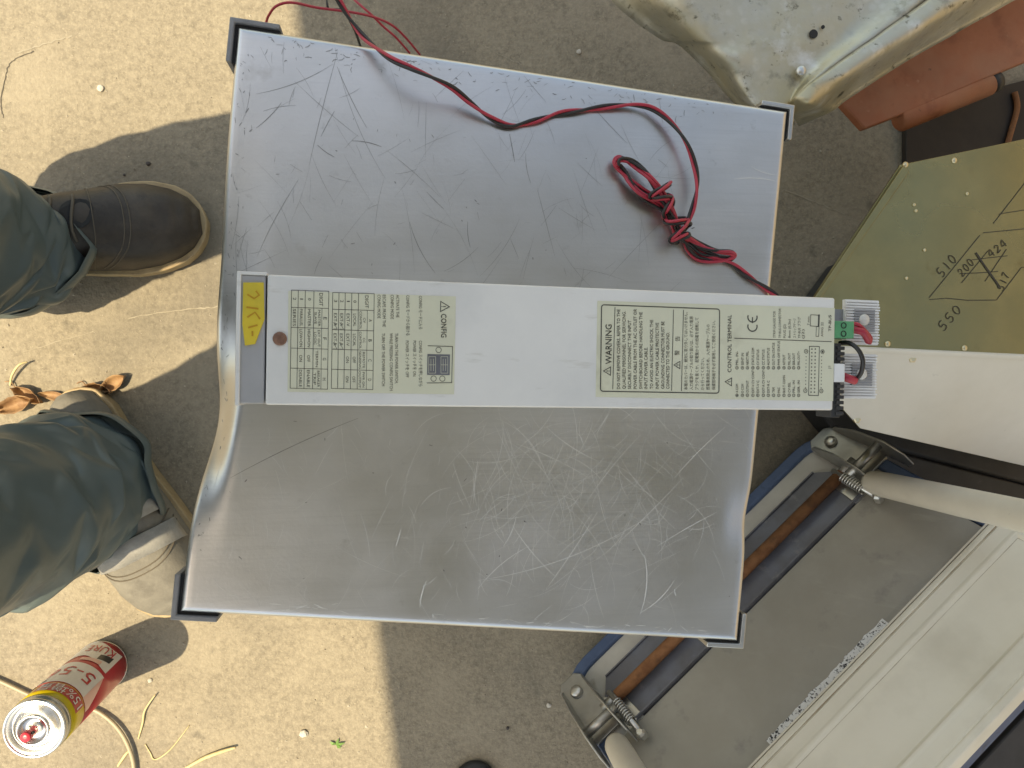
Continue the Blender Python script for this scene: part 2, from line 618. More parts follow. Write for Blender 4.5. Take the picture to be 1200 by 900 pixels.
def scratch(mb, a, b, an, L, w, curve=0, up=.00022):
    n = max(2, int(L / .004))
    pts = []
    for k in range(n + 1):
        t = k / n - .5
        aa = a + math.cos(an) * L * t - math.sin(an) * curve * L * (t * t - .25) * 4
        bb = b + math.sin(an) * L * t + math.cos(an) * curve * L * (t * t - .25) * 4
        if not (.004 < aa < CW - .004 and .004 < bb < CH - .004):
            if pts:
                break
            continue
        pts.append(cab(aa, bb, up))
    if len(pts) > 1:
        n = len(pts)
        mb.strip(pts, [w * (.25 + .75 * math.sin(math.pi * (k + .5) / n)) for k in range(n)], (0, 0, 1))


def ab(u, v):
    q = P(u, v, ZT) - CO
    return q.dot(CX), -q.dot(CY)


dk, lt = MB(), MB()
# the long ones that can be followed in the photograph
for (u0, v0, u1, v1, w) in ((395, 78, 430, 150, .0007), (397, 80, 452, 210, .0004), (270, 560, 420, 490, .0008), (300, 110, 390, 75, .0004),
                            (597, 157, 603, 190, .0009), (345, 95, 420, 160, .0004), (616, 180, 622, 215, .0005), (629, 220, 650, 300, .0004),
                            (480, 260, 510, 320, .0006), (396, 60, 362, 195, .0005), (520, 318, 560, 290, .0004), (372, 170, 392, 184, .0008),
                            (690, 120, 735, 168, .0004), (330, 120, 300, 150, .0006), (548, 260, 551, 290, .0006), (570, 20, 640, 120, .0003),
                            (300, 300, 350, 210, .0004), (412, 165, 447, 172, .0008), (376, 160, 392, 130, .0006), (500, 225, 520, 245, .0005)):
    a0, b0 = ab(u0, v0)
    a1, b1 = ab(u1, v1)
    scratch(dk, (a0 + a1) / 2, (b0 + b1) / 2, math.atan2(b1 - b0, a1 - a0), math.hypot(a1 - a0, b1 - b0), w * .7, rnd.uniform(-.06, .06))
for (u0, v0, u1, v1, w) in ((755, 650, 750, 720, .0010), (750, 718, 790, 680, .0008), (605, 605, 590, 640, .0007), (600, 615, 650, 675, .0005),
                            (560, 680, 760, 605, .0006), (620, 640, 560, 690, .0005), (640, 560, 660, 520, .0005), (860, 210, 915, 214, .0009),
                            (500, 680, 492, 712, .0008), (700, 600, 640, 690, .0006), (790, 560, 850, 500, .0006), (560, 540, 555, 590, .0005),
                            (470, 620, 464, 640, .0008), (790, 690, 792, 698, .0008), (880, 195, 910, 205, .0006), (640, 500, 700, 540, .0005),
                            (605, 520, 690, 560, .0004), (720, 640, 800, 560, .0005), (750, 510, 680, 600, .0005), (770, 640, 840, 600, .0006)):
    a0, b0 = ab(u0, v0)
    a1, b1 = ab(u1, v1)
    scratch(lt, (a0 + a1) / 2, (b0 + b1) / 2, math.atan2(b1 - b0, a1 - a0), math.hypot(a1 - a0, b1 - b0), w, rnd.uniform(-.08, .08))
for k in range(200):
    u, v = rnd.uniform(270, 800), rnd.gauss(215, 90)
    if v > 470:
        continue
    a, b = ab(u, v)
    L = abs(rnd.gauss(0, .022)) + .002
    scratch(dk, a, b, rnd.choice((rnd.uniform(0, math.pi), rnd.gauss(1.2, .4), rnd.gauss(2.2, .3))), L, rnd.uniform(.00007, .00022), rnd.uniform(-.06, .06))
for k in range(70):                                       # short nicks
    a, b = ab(rnd.uniform(260, 860), rnd.uniform(60, 700))
    scratch(dk, a, b, rnd.uniform(0, 3.14), rnd.uniform(.0008, .003), rnd.uniform(.0003, .0008), 0)
for k in range(130):                                       # chipped top and left edges
    t = rnd.random()
    scratch(dk, .02 + t * .33, abs(rnd.gauss(.006, .006)) + .003, rnd.gauss(.2, .9), rnd.uniform(.0008, .005), rnd.uniform(.00015, .0006), rnd.uniform(-.2, .2))
for k in range(80):
    scratch(dk, abs(rnd.gauss(.002, .005)) + .003, rnd.uniform(.01, .40), rnd.gauss(1.3, .6), rnd.uniform(.001, .004), rnd.uniform(.0002, .0006), 0)
for k in range(330):
    u, v = rnd.gauss(670, 100), rnd.gauss(585, 65)
    if v < 470 or v > 745:
        continue
    a, b = ab(u, v)
    L = abs(rnd.gauss(0, .03)) + .004
    scratch(lt, a, b, rnd.choice((rnd.gauss(-.9, .35), rnd.gauss(1.1, .4), rnd.uniform(0, 3.14))), L, rnd.uniform(.00012, .00034), rnd.uniform(-.15, .15))
for k in range(60):
    a, b = ab(rnd.uniform(250, 560), rnd.uniform(500, 720))
    scratch(lt, a, b, rnd.gauss(1.5, .5), abs(rnd.gauss(0, .018)) + .004, rnd.uniform(.00012, .0003), rnd.uniform(-.1, .1))
for k in range(70):                                        # worn bottom edge
    scratch(lt, rnd.uniform(.02, CW - .02), CH - .003 - abs(rnd.gauss(.002, .003)), rnd.gauss(0, .4), rnd.uniform(.002, .01), rnd.uniform(.0003, .0008), 0)
o = dk.build('dark_scratches', M['scratch_dark'], top)
o['kind'] = 'stuff'
o = lt.build('bare_scratches', M['scratch_light'], top)
o['kind'] = 'stuff'

# ------------------------------------------------------------------ the long white power unit
ZL, ZR = .648, .628
uL = (P(278, 320, ZL) + P(275, 474, ZL)) / 2
uR = (P(979, 349, ZR) + P(976, 481, ZR)) / 2
UX = (uR - uL).normalized()
UY = ((P(278, 320, ZL) - P(275, 474, ZL)).normalized() + (P(979, 349, ZR) - P(976, 481, ZR)).normalized()).normalized()
UY = (UY - UX * UY.dot(UX)).normalized()
UZ = UX.cross(UY)
UL = (uR - uL).length
UW = ((P(278, 320, ZL) - P(275, 474, ZL)).length + (P(979, 349, ZR) - P(976, 481, ZR)).length) / 2
UH = .118
unit = thing('power_supply_unit', 'long white power supply unit with cream printed labels lying on the grey cabinet', 'power supply', (uL + uR) / 2 - UZ * UH)


def U(s, t, h=0):
    """s along the unit from its left end, t across from its axis, h above its top"""
    return uL + UX * s + UY * t + UZ * h


def us(u, v, h=0):
    q = on_plane(u, v, uL + UZ * h, UZ) - uL
    return q.dot(UX), q.dot(UY)


BZ = us(312, 400)[0]
case = MB().box(U((UL + BZ) / 2, 0, -UH / 2), UX * (UL - BZ) / 2, UY * UW / 2, UZ * UH / 2).build('case', M['white'], unit, bevel=.0012, seg=3)
MB().box(U(BZ / 2 - .0006, 0, -UH / 2 - .0006), UX * (BZ / 2 - .0002), UY * (UW / 2 - .0004), UZ * UH / 2).build('front_bezel', M['bezel'], unit, bevel=.001, seg=3)
lip = MB()
lip.box(U(.0011, 0, -.012), UX * .0011, UY * (UW / 2 + .0006), UZ * .0125)
lip.box(U(BZ / 2, UW / 2 + .0002, -.012), UX * BZ / 2, UY * .0008, UZ * .0124)
lip.build('bezel_rim', M['white'], unit, bevel=.0004)
for t in (-.022, .022):
    q = U(.03, t, -UH)
    MB().lathe((q.x, q.y, ZT - .0015), [(.009, 0), (.009, max(.004, q.z - ZT + .003))], 16).build('foot', M['rubber'], unit, smooth=True)


def rect_on(px, h0, h1, mat, name, parent, bev=.0002):
    pts = [us(*p) for p in px]
    return MB().prism([U(s, t, h1) for s, t in pts], -UZ * (h1 - h0)).build(name, mat, parent, bevel=bev)


rect_on([(285, 331), (309, 331), (310, 374), (299, 403), (287, 405), (284, 380)], -.0008, .0004, M['tape'], 'yellow_tape', unit)
pen = MB()
for st in (((290, 345), (298, 350), (304, 346), (300, 341)), ((289, 360), (303, 362)), ((290, 372), (299, 366), (305, 374)), ((291, 384), (302, 381)), ((296, 388), (296, 394))):
    pen.strip([U(*us(p[0], p[1]), .0006) for p in st], .0009, UZ)
pen.build("handwriting", M["tape_ink"], bpy.data.objects["yellow_tape"])
s, t = us(328, 397)
bd = MB().lathe(U(s, t, -.0002), [(.0036, 0), (.0036, .0009), (.0030, .0014), (.001, .0012)], 20, ax=Matrix((UX, UY, UZ)).transposed()).build('round_badge', M['copper'], unit, smooth=True, angle=40)

_tcache = {}


def text_mesh(txt):
    """outline of a line of lettering as flat triangles, with its bounds"""
    if txt in _tcache:
        return _tcache[txt]
    cu = bpy.data.curves.new('lettering', 'FONT')
    cu.body = txt
    cu.resolution_u = 2
    o = bpy.data.objects.new('lettering', cu)
    col.objects.link(o)
    dg = bpy.context.evaluated_depsgraph_get()
    me = bpy.data.meshes.new_from_object(o.evaluated_get(dg))
    vs = [v.co.copy() for v in me.vertices]
    fs = [tuple(p.vertices) for p in me.polygons]
    bpy.data.objects.remove(o)
    bpy.data.curves.remove(cu)
    bpy.data.meshes.remove(me)
    if not vs:
        vs = [V(0, 0, 0)]
    x0, x1 = min(v.x for v in vs), max(v.x for v in vs)
    y0, y1 = min(v.y for v in vs), max(v.y for v in vs)
    _tcache[txt] = (vs, fs, x0, x1, y0, y1)
    return _tcache[txt]


def put_text(mb, txt, o, ex, ey, length, cap, bold=0):
    """lettering with its middle-left at o, running along ex for length; cap height along ey"""
    vs, fs, x0, x1, y0, y1 = text_mesh(txt)
    capu = .72
    sx = length / max(x1 - x0, 1e-6)
    for d in ([0] if not bold else [-bold, bold]):
        mb.add([o + ex * ((v.x - x0) * sx) + ey * ((v.y / capu - .5) * cap + d) for v in vs], fs)


HP = .00035                                               # print height above the case


def utext(mb, txt, xc, y0, y1, cap, bold=0):
    """a line on the unit at photograph column xc, running from row y0 to row y1"""
    a = V(*us(xc, y0), 0)
    b = V(*us(xc, y1), 0)
    d = (b - a)
    L = d.length
    d.normalize()
    ex = UX * d.x + UY * d.y
    ey = UZ.cross(ex)
    put_text(mb, txt, U(a.x, a.y, HP), ex, ey, L, cap * .000455, bold)


def uline(mb, pts, w, closed=False):
    p = [U(*us(*q), HP) for q in pts]
    if closed:
        p += [p[0], p[1]]
    if closed or len(p) == 2:
        for i in range(len(p) - 1):
            if closed and i == len(p) - 2:
                break
            e = (p[i + 1] - p[i]).normalized() * w * .45
            mb.strip([p[i] - e, p[i + 1] + e], w, UZ)
    else:
        for i in range(len(p) - 1):
            mb.strip([p[i], p[i + 1]], w, UZ)


def ucircle(mb, c, r, w, n=14):
    s, t = us(*c)
    r *= .00046
    mb.strip([U(s + r * math.cos(2 * math.pi * k / n), t + r * math.sin(2 * math.pi * k / n), HP) for k in range(n + 1)], w, UZ)


def warn(mb, c, r, up):
    """warning triangle centred at photograph point c; up is +1 when its tip points right"""
    s, t = us(*c)
    r *= .00046
    tip = U(s + up * r, t, HP)
    l = U(s - up * r * .75, t + r, HP)
    k = U(s - up * r * .75, t - r, HP)
    for a, b in ((tip, l), (l, k), (k, tip)):
        e = (b - a).normalized() * .0002
        mb.strip([a - e, b + e], .00042, UZ)
    mb.strip([U(s + up * r * .3, t, HP), U(s - up * r * .25, t, HP)], .00045, UZ)
    mb.strip([U(s - up * r * .38, t, HP), U(s - up * r * .56, t, HP)], .00045, UZ)


# --- configuration label (read from the other side)
cl = rect_on([(338, 341), (534, 347.5), (532, 462), (337, 459)], -.0001, .00022, M['label'], 'config_label', unit, 0)
ink, soft = MB(), MB()


def cx(x):
    return 330 + x / 5.4545


def cy(y):
    return 330 + y / 5.4545


warn(ink, (cx(1040), cy(160)), 6, 1)
utext(ink, 'CONFIG', cx(1037), cy(207), cy(357), 6.6, .00007)
for txt, x, y0, y1 in (('CONFIG モードに入る', 888, 92, 305), ('CONFIG スイッチを押しながら', 888, 378, 670), ('POWER スイッチを ON', 850, 378, 605),
                       ('CONFIG モードから抜ける', 807, 88, 345), ('POWER スイッチを OFF', 803, 378, 612), ('ACTIVATE THE', 742, 85, 230), ('CONFIG MODE', 707, 85, 240),
                       ('TURN ON THE POWER SWITCH,', 735, 330, 652), ('WHILE PRESSING CONFIG SWITCH', 701, 330, 697), ('ESCAPE FROM THE', 656, 85, 290), ('CONFIG MODE', 623, 85, 235),
                       ('TURN OFF THE POWER SWITCH', 651, 330, 667)):
    utext(ink, txt, cx(x), cy(y0), cy(y1), 3.7)
uline(ink, [(cx(935), cy(410)), (cx(1092), cy(415))], .00035)
uline(ink, [(cx(1092), cy(415)), (cx(1087), cy(646))], .00035)
uline(ink, [(cx(1087), cy(646)), (cx(930), cy(648))], .00035)
for c in ((1003, 437), (1027, 620), (971, 620)):
    ucircle(ink, (cx(c[0]), cy(c[1])), 3.2, .0003)


def table(xs, y0, y1, ys, skew=-9):
    """xs: ruled columns right to left in crop pixels at the upper end"""
    def q(x, y):
        return (cx(x + skew * (y - y0) / (y1 - y0)), cy(y + (x - xs[-1]) * .03))
    for x in xs[:-2] + xs[-1:]:
        uline(ink, [q(x, y0), q(x, y1)], .00026)
    for y in [y0] + ys + [y1]:
        uline(ink, [q(xs[0], y), q(xs[-1], y)], .00026)
    uline(ink, [q(xs[-2], ys[0]), q(xs[-2], y1)], .0002)
    return q


def cell(q, txt, x, ya, yb, fit=.8, cap=3.4):
    if txt == '1':
        fit = .06
    m, h = (ya + yb) / 2, (yb - ya) / 2 * fit
    a, b = q(x, m - h), q(x, m + h)
    utext(ink, txt, (a[0] + b[0]) / 2, a[1], b[1], cap)


ysA = [185, 315, 440, 568]
q = table([327, 367, 407, 449, 492, 550, 592], 78, 690, ysA)
E5 = [78] + ysA + [690]
cell(q, 'DIGIT', 546, E5[0], E5[1], .75, 4.2)
for k, ch in enumerate('ABCD'):
    cell(q, ch, 571, E5[k + 1], E5[k + 2], .12, 4)
for k, (l1, l2) in enumerate((('CV', 'CONTROL'), ('CC', 'CONTROL'), ('REMOTE', 'SENSING'), ('PWR ON', 'OUTPUT'))):
    cell(q, l1, 532, E5[k + 1], E5[k + 2], .25 if len(l1) == 2 else .8, 2.7)
    cell(q, l2, 508, E5[k + 1], E5[k + 2], .88, 2.7)
for x, row in ((470, ('0', 'LOCAL', 'LOCAL', 'OFF', 'OFF')), (428, ('1', 'EXT-V', 'EXT-V', 'ON', 'ON')), (387, ('2', 'EXT-R', 'EXT-R', '', '')), (347, ('3', 'EXT-R', 'EXT-R', '', ''))):
    for k, tx in enumerate(row):
        if tx:
            cell(q, tx, x, E5[k], E5[k + 1], .14 if len(tx) == 1 else (.32 if len(tx) < 4 else .62), 3.5)
for x in (387, 347):
    for y in (290, 418):
        a = q(x - 12, y - 22)
        uline(ink, [a, q(x + 12, y + 20)], .0002)
        uline(ink, [q(x - 12, y + 20), q(x + 12, y + 20)], .0002)
ysB = [172, 300, 432, 560]
q = table([64, 107, 152, 207, 260, 302], 62, 688, ysB)
E5 = [62] + ysB + [688]
cell(q, 'DIGIT', 254, E5[0], E5[1], .75, 4.2)
for k, ch in enumerate('EFGH'):
    cell(q, ch, 281, E5[k + 1], E5[k + 2], .12, 4)
for k, (l1, l2) in enumerate((('MASTER', 'SLAVE'), ('EXT OUT', 'LOGIC'), ('TERMIN', ''), ('BREAKER', 'TRIP'))):
    cell(q, l1, 244 if l2 else 232, E5[k + 1], E5[k + 2], .82, 2.8)
    if l2:
        cell(q, l2, 220, E5[k + 1], E5[k + 2], .6, 2.8)
for x, row in ((180, ('0', 'MASTER', 'HIGH=ON', 'OFF', 'ENABLE')), (129, ('1', 'PARALLEL', 'LOW=ON', 'ON', 'DISABLE')), (85, ('2', 'SERIES', '', '', ''))):
    for k, tx in enumerate(row):
        if tx:
            cell(q, tx, x, E5[k], E5[k + 1], .14 if len(tx) == 1 else (.34 if len(tx) < 4 else .86), 3.4)
ink.build('printing', M['ink'], cl)
sq = rect_on([(cx(932), cy(463)), (cx(1076), cy(466)), (cx(1074), cy(598)), (cx(930), cy(596))], .0001, .00038, M['channel'], 'display_picture', cl, 0)
seg = MB()
for x in (962, 1040):
    for (a, b, c, d) in ((-22, 480, 22, 480), (-22, 480, -22, 585), (22, 480, 22, 585), (-22, 585, 22, 585), (-22, 532, 22, 532), (-8, 495, -8, 570), (8, 495, 8, 570)):
        uline(seg, [(cx(x + a), cy(b)), (cx(x + c), cy(d))], .0002)
for v in seg.v:
    v += UZ * .0001
seg.build('printed_segments', M['label'], cl)

# --- warning and terminal label
wl = rect_on([(700, 352.5), (978, 361), (976, 470), (698, 465)], -.0001, .00022, M['label'], 'warning_label', unit, 0)
ink, soft = MB(), MB()


def wx(x):
    return 690 + x / 6.667


def wy(y):
    return 340 + y / 6.667


rr = []
for (X, Y, a0) in ((1000, 168, -90), (995, 785, 0), (110, 770, 90), (118, 135, 180)):
    for k in range(5):
        an = R(a0 + k * 22.5)
        rr.append((wx(X + 20 * math.cos(an)), wy(Y + 20 * math.sin(an))))
uline(ink, rr + rr[:1], .0006)
uline(ink, [(wx(203), wy(137)), (wx(186), wy(772))], .0004)
uline(ink, [(wx(660), wy(155)), (wx(645), wy(783))], .0004)
uline(ink, [(wx(738), wy(157)), (wx(722), wy(785))], .0004)
warn(ink, (wx(145), wy(632)), 5.2, -1)
utext(ink, 'WARNING', wx(152), wy(578), wy(268), 8.2, .00010)
for txt, x, y1 in (('DO NOT REMOVE COVERS, REFER TO THE', 230, 150), ('QUALIFIED PERSONNEL FOR SERVICING.', 273, 165), ('SECURELY DISCONNECT THE INPUT', 316, 235),
                   ('POWER CABLE FROM THE AC OUTLET OR', 360, 148), ('SWITCHBOARD BEFORE HANDLING THE', 404, 172), ('INPUT POWER CABLE.', 444, 447),
                   ('TO AVOID AN ELECTRIC SHOCK, THE', 488, 233), ('INPUT POWER CABLE PROTECTIVE', 532, 255), ('GROUNDING CONNECTOR MUST BE', 576, 245), ('CONNECTED TO THE GROUND.', 615, 330)):
    utext(ink, txt, wx(x), wy(772), wy(y1), 4.3, .00004)
warn(ink, (wx(690), wy(585)), 4.6, -1)
utext(ink, '警', wx(688), wy(510), wy(470), 5.2)
utext(ink, '告', wx(692), wy(400), wy(360), 5.2)
for txt, x, y1 in (('本機のカバーは、絶対に取り外してはいけません。', 757, 172), ('入力電源ケーブルの取り扱いは、必ず入力電源', 800, 205), ('プラグを抜くか、配電盤からの給電を遮断して', 843, 215),
                   ('から行ってください。', 887, 530), ('感電事故防止のため、入力電源ケーブルの', 930, 268), ('保護接地端子を必ず接地してご使用ください。', 974, 240)):
    utext(ink, txt, wx(x), wy(780), wy(y1), 3.9)


def tx(x):
    return 830 + x / 5.714


def ty(y):
    return 340 + y / 5.714


warn(ink, (tx(136), ty(614)), 5, -1)
utext(ink, 'CONTROL TERMINAL', tx(140), ty(550), ty(166), 5.4, .00005)
uline(ink, [(tx(175), ty(322)), (tx(822), ty(345))], .0004)
for yy, mid in ((252, 0), (190, 1)):                       # the two round letters of the conformity mark
    c = us(tx(294), ty(yy))
    rad = .0029
    mb_pts = []
    for k in range(15):
        an = R(-20 + 220 * k / 14)
        mb_pts.append(U(c[0] - rad * 1.02 * math.cos(an - R(0)) * 1.0, c[1] - rad * math.sin(an) + .0008, HP))
    ink.strip(mb_pts, .00075, UZ)
    if mid:
        ink.strip([U(c[0], c[1] - rad * .95, HP), U(c[0], c[1] + .0008, HP)], .0007, UZ)
for txt, x, y0, y1 in (('STRIP-GAUGE FOR', 440, 318, 140), ('TP-BUS CONNECTOR', 477, 320, 122), ('PLUG (J2)', 508, 320, 230), ('8mm (0.3in)', 541, 320, 195), ('ストリップゲージ', 577, 320, 190),
                       ('TP-BUS プラグ', 607, 322, 180), ('(J2)', 632, 325, 262), ('AWG 22', 760, 312, 215), ('7 mm', 668, 235, 178)):
    utext(ink, txt, tx(x), ty(y0), ty(y1), 3.6)
utext(ink, 'TP-BUS', tx(812), ty(276), ty(167), 4, .00004)
uline(ink, [(tx(684), ty(165)), (tx(736), ty(168)), (tx(733), ty(243)), (tx(681), ty(240))], .00035, True)
uline(ink, [(tx(722), ty(245)), (tx(740), ty(246)), (tx(737), ty(310)), (tx(719), ty(309))], .0003, True)
uline(ink, [(tx(740), ty(168)), (tx(737), ty(243))], .0009)
left = ['A COM', 'D COM', 'OUTSHUT', 'EXT-V CV CONT', 'EXT-V C', 'EXT-R CV CONT', 'EXT-R C', 'TRM', 'PAC', 'BUS T COMN', 'CV-SEL', 'PRL. IN', 'SER. IN']
right = ['PRL. IN-', 'SENT.IN', 'NEXT.PRL', 'STATUS COM', 'CV STATUS', 'CC STATUS', 'ALM STATUS', 'OUT ON STATUS', 'PWR OFF STATUS', 'ASTOUT', 'PRL.OUT', 'SER.OUT', 'PRL.OUT+']
xs = [190, 227, 260, 297, 330, 367, 400, 435, 470, 505, 540, 570, 603]
for k, x in enumerate(xs):
    for base, txt in ((712, left[k]), (528, right[k])):
        c = (tx(x), ty(base - 8))
        ucircle(ink, c, 1.9, .0003, 10)
        n = str(k * 2 + (1 if base == 712 else 2))
        utext(ink, n, tx(x), ty(base - 3), ty(base - 13), 2.1)
        utext(ink, txt, tx(x), ty(base - 26), ty(base - 26 - 11.5 * len(txt)), 3.5, .00003)
uline(ink, [(tx(676), ty(376)), (tx(742), ty(378)), (tx(735), ty(706)), (tx(670), ty(704))], .0004, True)
for k in range(13):
    for x in (692, 715):
        ucircle(ink, (tx(x - k * .5), ty(395 + k * 24)), .7, .00035, 6)
    if 1 < k < 12:
        for x in (654, 758):
            ucircle(ink, (tx(x - k * .4), ty(400 + k * 23)), .4, .0003, 6)
for x, y, n in ((653, 410, '2'), (763, 412, '1'), (648, 673, '26'), (755, 675, '25')):
    ucircle(ink, (tx(x), ty(y)), 2.6, .0003)
    utext(ink, n, tx(x), ty(y + 7), ty(y - 7), 2.6)
utext(ink, 'J1', tx(808), ty(528), ty(508), 3.6)
ink.build('printing', M['ink'], wl)

# --- sockets, terminal covers and jumpers at the rear end
con = MB()
con.box(U(UL + .003, us(983, 440)[1] - .003, -.010), UX * .003, UY * .0225, UZ * .008)
for k in range(13):
    con.box(U(UL + .0055, us(983, 440)[1] - .003 - .020 + k * .0033, -.0045), UX * .0025, UY * .0011, UZ * .0035)
con.build('edge_socket', M['dark'], unit, bevel=.0004)
MB().box(U(UL + .004, us(985, 437)[1], -.006), UX * .0036, UY * .0056, UZ * .006).build('socket_latch', M['ribbed'], unit, bevel=.0006)
gt, gs = us(988, 386)[1], UL + .0075
gb = MB().box(U(gs, gt, -.008), UX * .0068, UY * .0052, UZ * .0065).build('terminal_block', M['green'], unit, bevel=.0005)
for d in (-.0025, .0025):
    q = U(gs - .0005, gt + d, -.0017)
    MB().lathe(q, [(.0019, 0), (.0019, .0005), (.0014, .0005), (.0014, .0001)], 14, ax=Matrix((UX, UY, UZ)).transposed()).build('terminal_screw', M['gap'], gb)
for (vv, um) in ((378, 1008), (441, 1005)):
    dp = -.020
    s0, tt = us(um, vv, dp)
    hw, hl = .0142, .0118
    cv = MB()
    cv.box(U(s0, tt, dp), UX * hl, UY * hw, UZ * .0015)
    for k in range(16):
        cv.box(U(s0, tt - hw + .0011 + k * (2 * hw - .0022) / 15, dp + .0018), UX * (hl + rnd.uniform(-.0008, .0004)), UY * .00048, UZ * .0010)
    cvo = cv.build('terminal_cover', M['ribbed'], unit)
    MB().box(U((UL + s0 - hl) / 2 + .002, tt, dp - .002), UX * abs(s0 - hl - UL) * .5 + UX * .006, UY * .008, UZ * .0015).build('cover_arm', M['ribbed_grey'], cvo)
    cb = MB()
    for k in range(9):
        cb.box(U(s0 + .001, tt + .001 - .0064 + k * .0016, dp + .0022), UX * .0072, UY * .0006, UZ * .0010)
    cb.build('contact_plate', M['ribbed_grey'], cvo)
    MB().lathe(U(s0 + .0005, tt + .0015, dp + .0015), [(.0036, 0), (.0036, .0022), (.003, .0027)], 18, ax=Matrix((UX, UY, UZ)).transposed()).build('cover_boss', M['can_white'], cvo, smooth=True, angle=40)
jb = MB()
jp = [U(*us(a_, b_, c_), c_) for a_, b_, c_ in ((984, 402, -.012), (995, 402, -.005), (1005, 409, -.001), (1011, 422, -.001), (1009, 437, -.005), (1001, 447, -.011))]
jb.tube(spline(jp, 8), .0014, 10)
jb.build('black_jumper', M['black_wire'], unit, smooth=True)
for pth, r in (([(995, 386, -.009), (1003, 387, -.008), (1012, 390, -.007), (1018, 400, -.010)], .0022), ([(986, 440, -.010), (993, 443, -.008), (1002, 446, -.009)], .0026)):
    MB().tube(spline([U(*us(p[0], p[1], p[2]), p[2]) for p in pth], 6), r, 10).build('red_terminal_sleeve', M['red_wire'], unit, smooth=True)
MB().tube(spline([U(*us(p[0], p[1], p[2]), p[2]) for p in [(994, 381, -.009), (1004, 380, -.008), (1012, 386, -.0085), (1020, 396, -.010), (1019, 402, -.014)]], 6), .0013, 8).build('red_jumper', M['red_wire'], unit, smooth=True)

# ------------------------------------------------------------------ the red and black cord
def zz(p):
    return P(p[0], p[1], ZT + p[2])


path = [(380, -30, .02), (398, 2, .012), (414, 28, .006), (430, 47, .010), (455, 67, .024), (480, 79, .030), (505, 90, .028), (530, 103, .020), (552, 121, .012), (575, 138, .006), (598, 147, .003),
        (625, 142, .003), (655, 133, .003), (690, 128, .003), (720, 124, .004), (745, 123, .006), (766, 128, .008), (786, 143, .010), (803, 165, .012), (813, 190, .012), (817, 215, .012), (813, 240, .012), (806, 260, .012), (799, 274, .012)]
# wraps of the bundle
ax0, ax1 = V(772, 222, 0), V(801, 278, 0)
axd = (ax1 - ax0)
nrm = V(axd.y, -axd.x, 0).normalized()
turns = 5.5
for k in range(int(turns * 8) + 1):
    t = k / (turns * 8)
    an = 2 * math.pi * t * turns + 1
    q = ax1.lerp(ax0, .5 - .5 * math.cos(math.pi * t * 1.9))
    w = 12 + 3.5 * math.sin(5 * t * 3)
    q = q + nrm * w * math.cos(an)
    path.append((q.x, q.y, .0110 + .0085 * math.sin(an)))
# long loops to the upper left
for k in range(3):
    j = k * 2.2
    path += [(778 - j, 240 + j, .008), (752 - j, 222 + j, .007 + .002 * k), (728 + k, 201 - k, .008), (721 + k * 2, 190 + k, .008 + .002 * k), (727 + k, 184 + k * 1.5, .009 + .002 * k),
             (742 + k, 193 - k, .010), (760 + j, 209, .012), (778 + j, 236, .011), (790 + k * 2, 262, .008)]
# loops to the lower right
for k in range(2):
    path += [(802, 281, .004 + .003 * k), (806 + k * 4, 292 - k * 5, .004), (818 + k * 3, 303 - k * 5, .003), (838, 306 - k * 4, .003), (853, 305 - k * 2, .003), (860, 300, .004), (856, 296, .006), (838, 294 - k, .006), (818, 287 - k * 2, .006), (805, 277, .008), (799, 272, .008)]
path += [(806, 282, .004), (822, 294, .004), (842, 302, .003), (858, 309, .003), (875, 322, .003), (892, 334, .003), (912, 348, .003), (940, 372, .003)]
cpts = spline([zz(p) for p in path], 9)
cord = thing('twin_wire_cord', 'twisted red and black wire cord with a knotted bundle lying across the grey cabinet', 'wire', cpts[200])
d = 0
rp, bp_ = [], []
for i, p in enumerate(cpts):
    t = (cpts[min(i + 1, len(cpts) - 1)] - cpts[max(i - 1, 0)]).normalized()
    if i:
        d += (p - cpts[i - 1]).length
    sd = t.cross(V(0, 0, 1)).normalized()
    up = sd.cross(t)
    ph = d / .034 * 2 * math.pi * .5 + 1.1 * math.sin(d * 31) + .6
    o_ = (sd * math.cos(ph) + up * math.sin(ph)) * .00112
    rp.append(p + o_)
    bp_.append(p - o_)
for pts in (rp, bp_):
    for i, p in enumerate(pts):
        q = p - CO
        a, b = q.dot(CX), -q.dot(CY)
        if 0 < a < CW and 0 < b < CH:
            p.z = max(p.z, cab(a, b).z + .0013)
MB().tube(rp, .00116, 8).build('red_conductor', M['red_wire'], cord, smooth=True)
MB().tube(bp_, .00116, 8).build('black_conductor', M['black_wire'], cord, smooth=True)

lw = thing('loose_red_wires', 'loose red and black wires hanging behind the top edge of the grey cabinet', 'wire', P(400, 20, .3))
for nm, m_, pts in (('red_strand', 'red_wire', [(312, 26, .44), (315, 18, .45), (324, 7, .46), (342, 3, .46), (372, 9, .45), (410, 14, .44), (438, 20, .43), (460, 30, .42), (477, 46, .40), (492, 64, .36)]),
                    ('red_strand', 'red_wire', [(400, -14, .40), (420, 4, .41), (436, 18, .41), (448, 30, .40), (464, 44, .39), (480, 62, .36)]),
                    ('black_strand', 'black_wire', [(381, -12, .40), (383, 2, .41), (385, 10, .41), (392, 11, .41), (400, 11, .41)]),
                    ('black_strand', 'black_wire', [(396, -14, .46), (401, 4, .47), (409, 22, .47), (416, 36, .46), (423, 56, .42)])):
    MB().tube(spline([P(*p) for p in pts], 8), .0010, 8).build(nm, M[m_], lw, smooth=True)
#NEXT

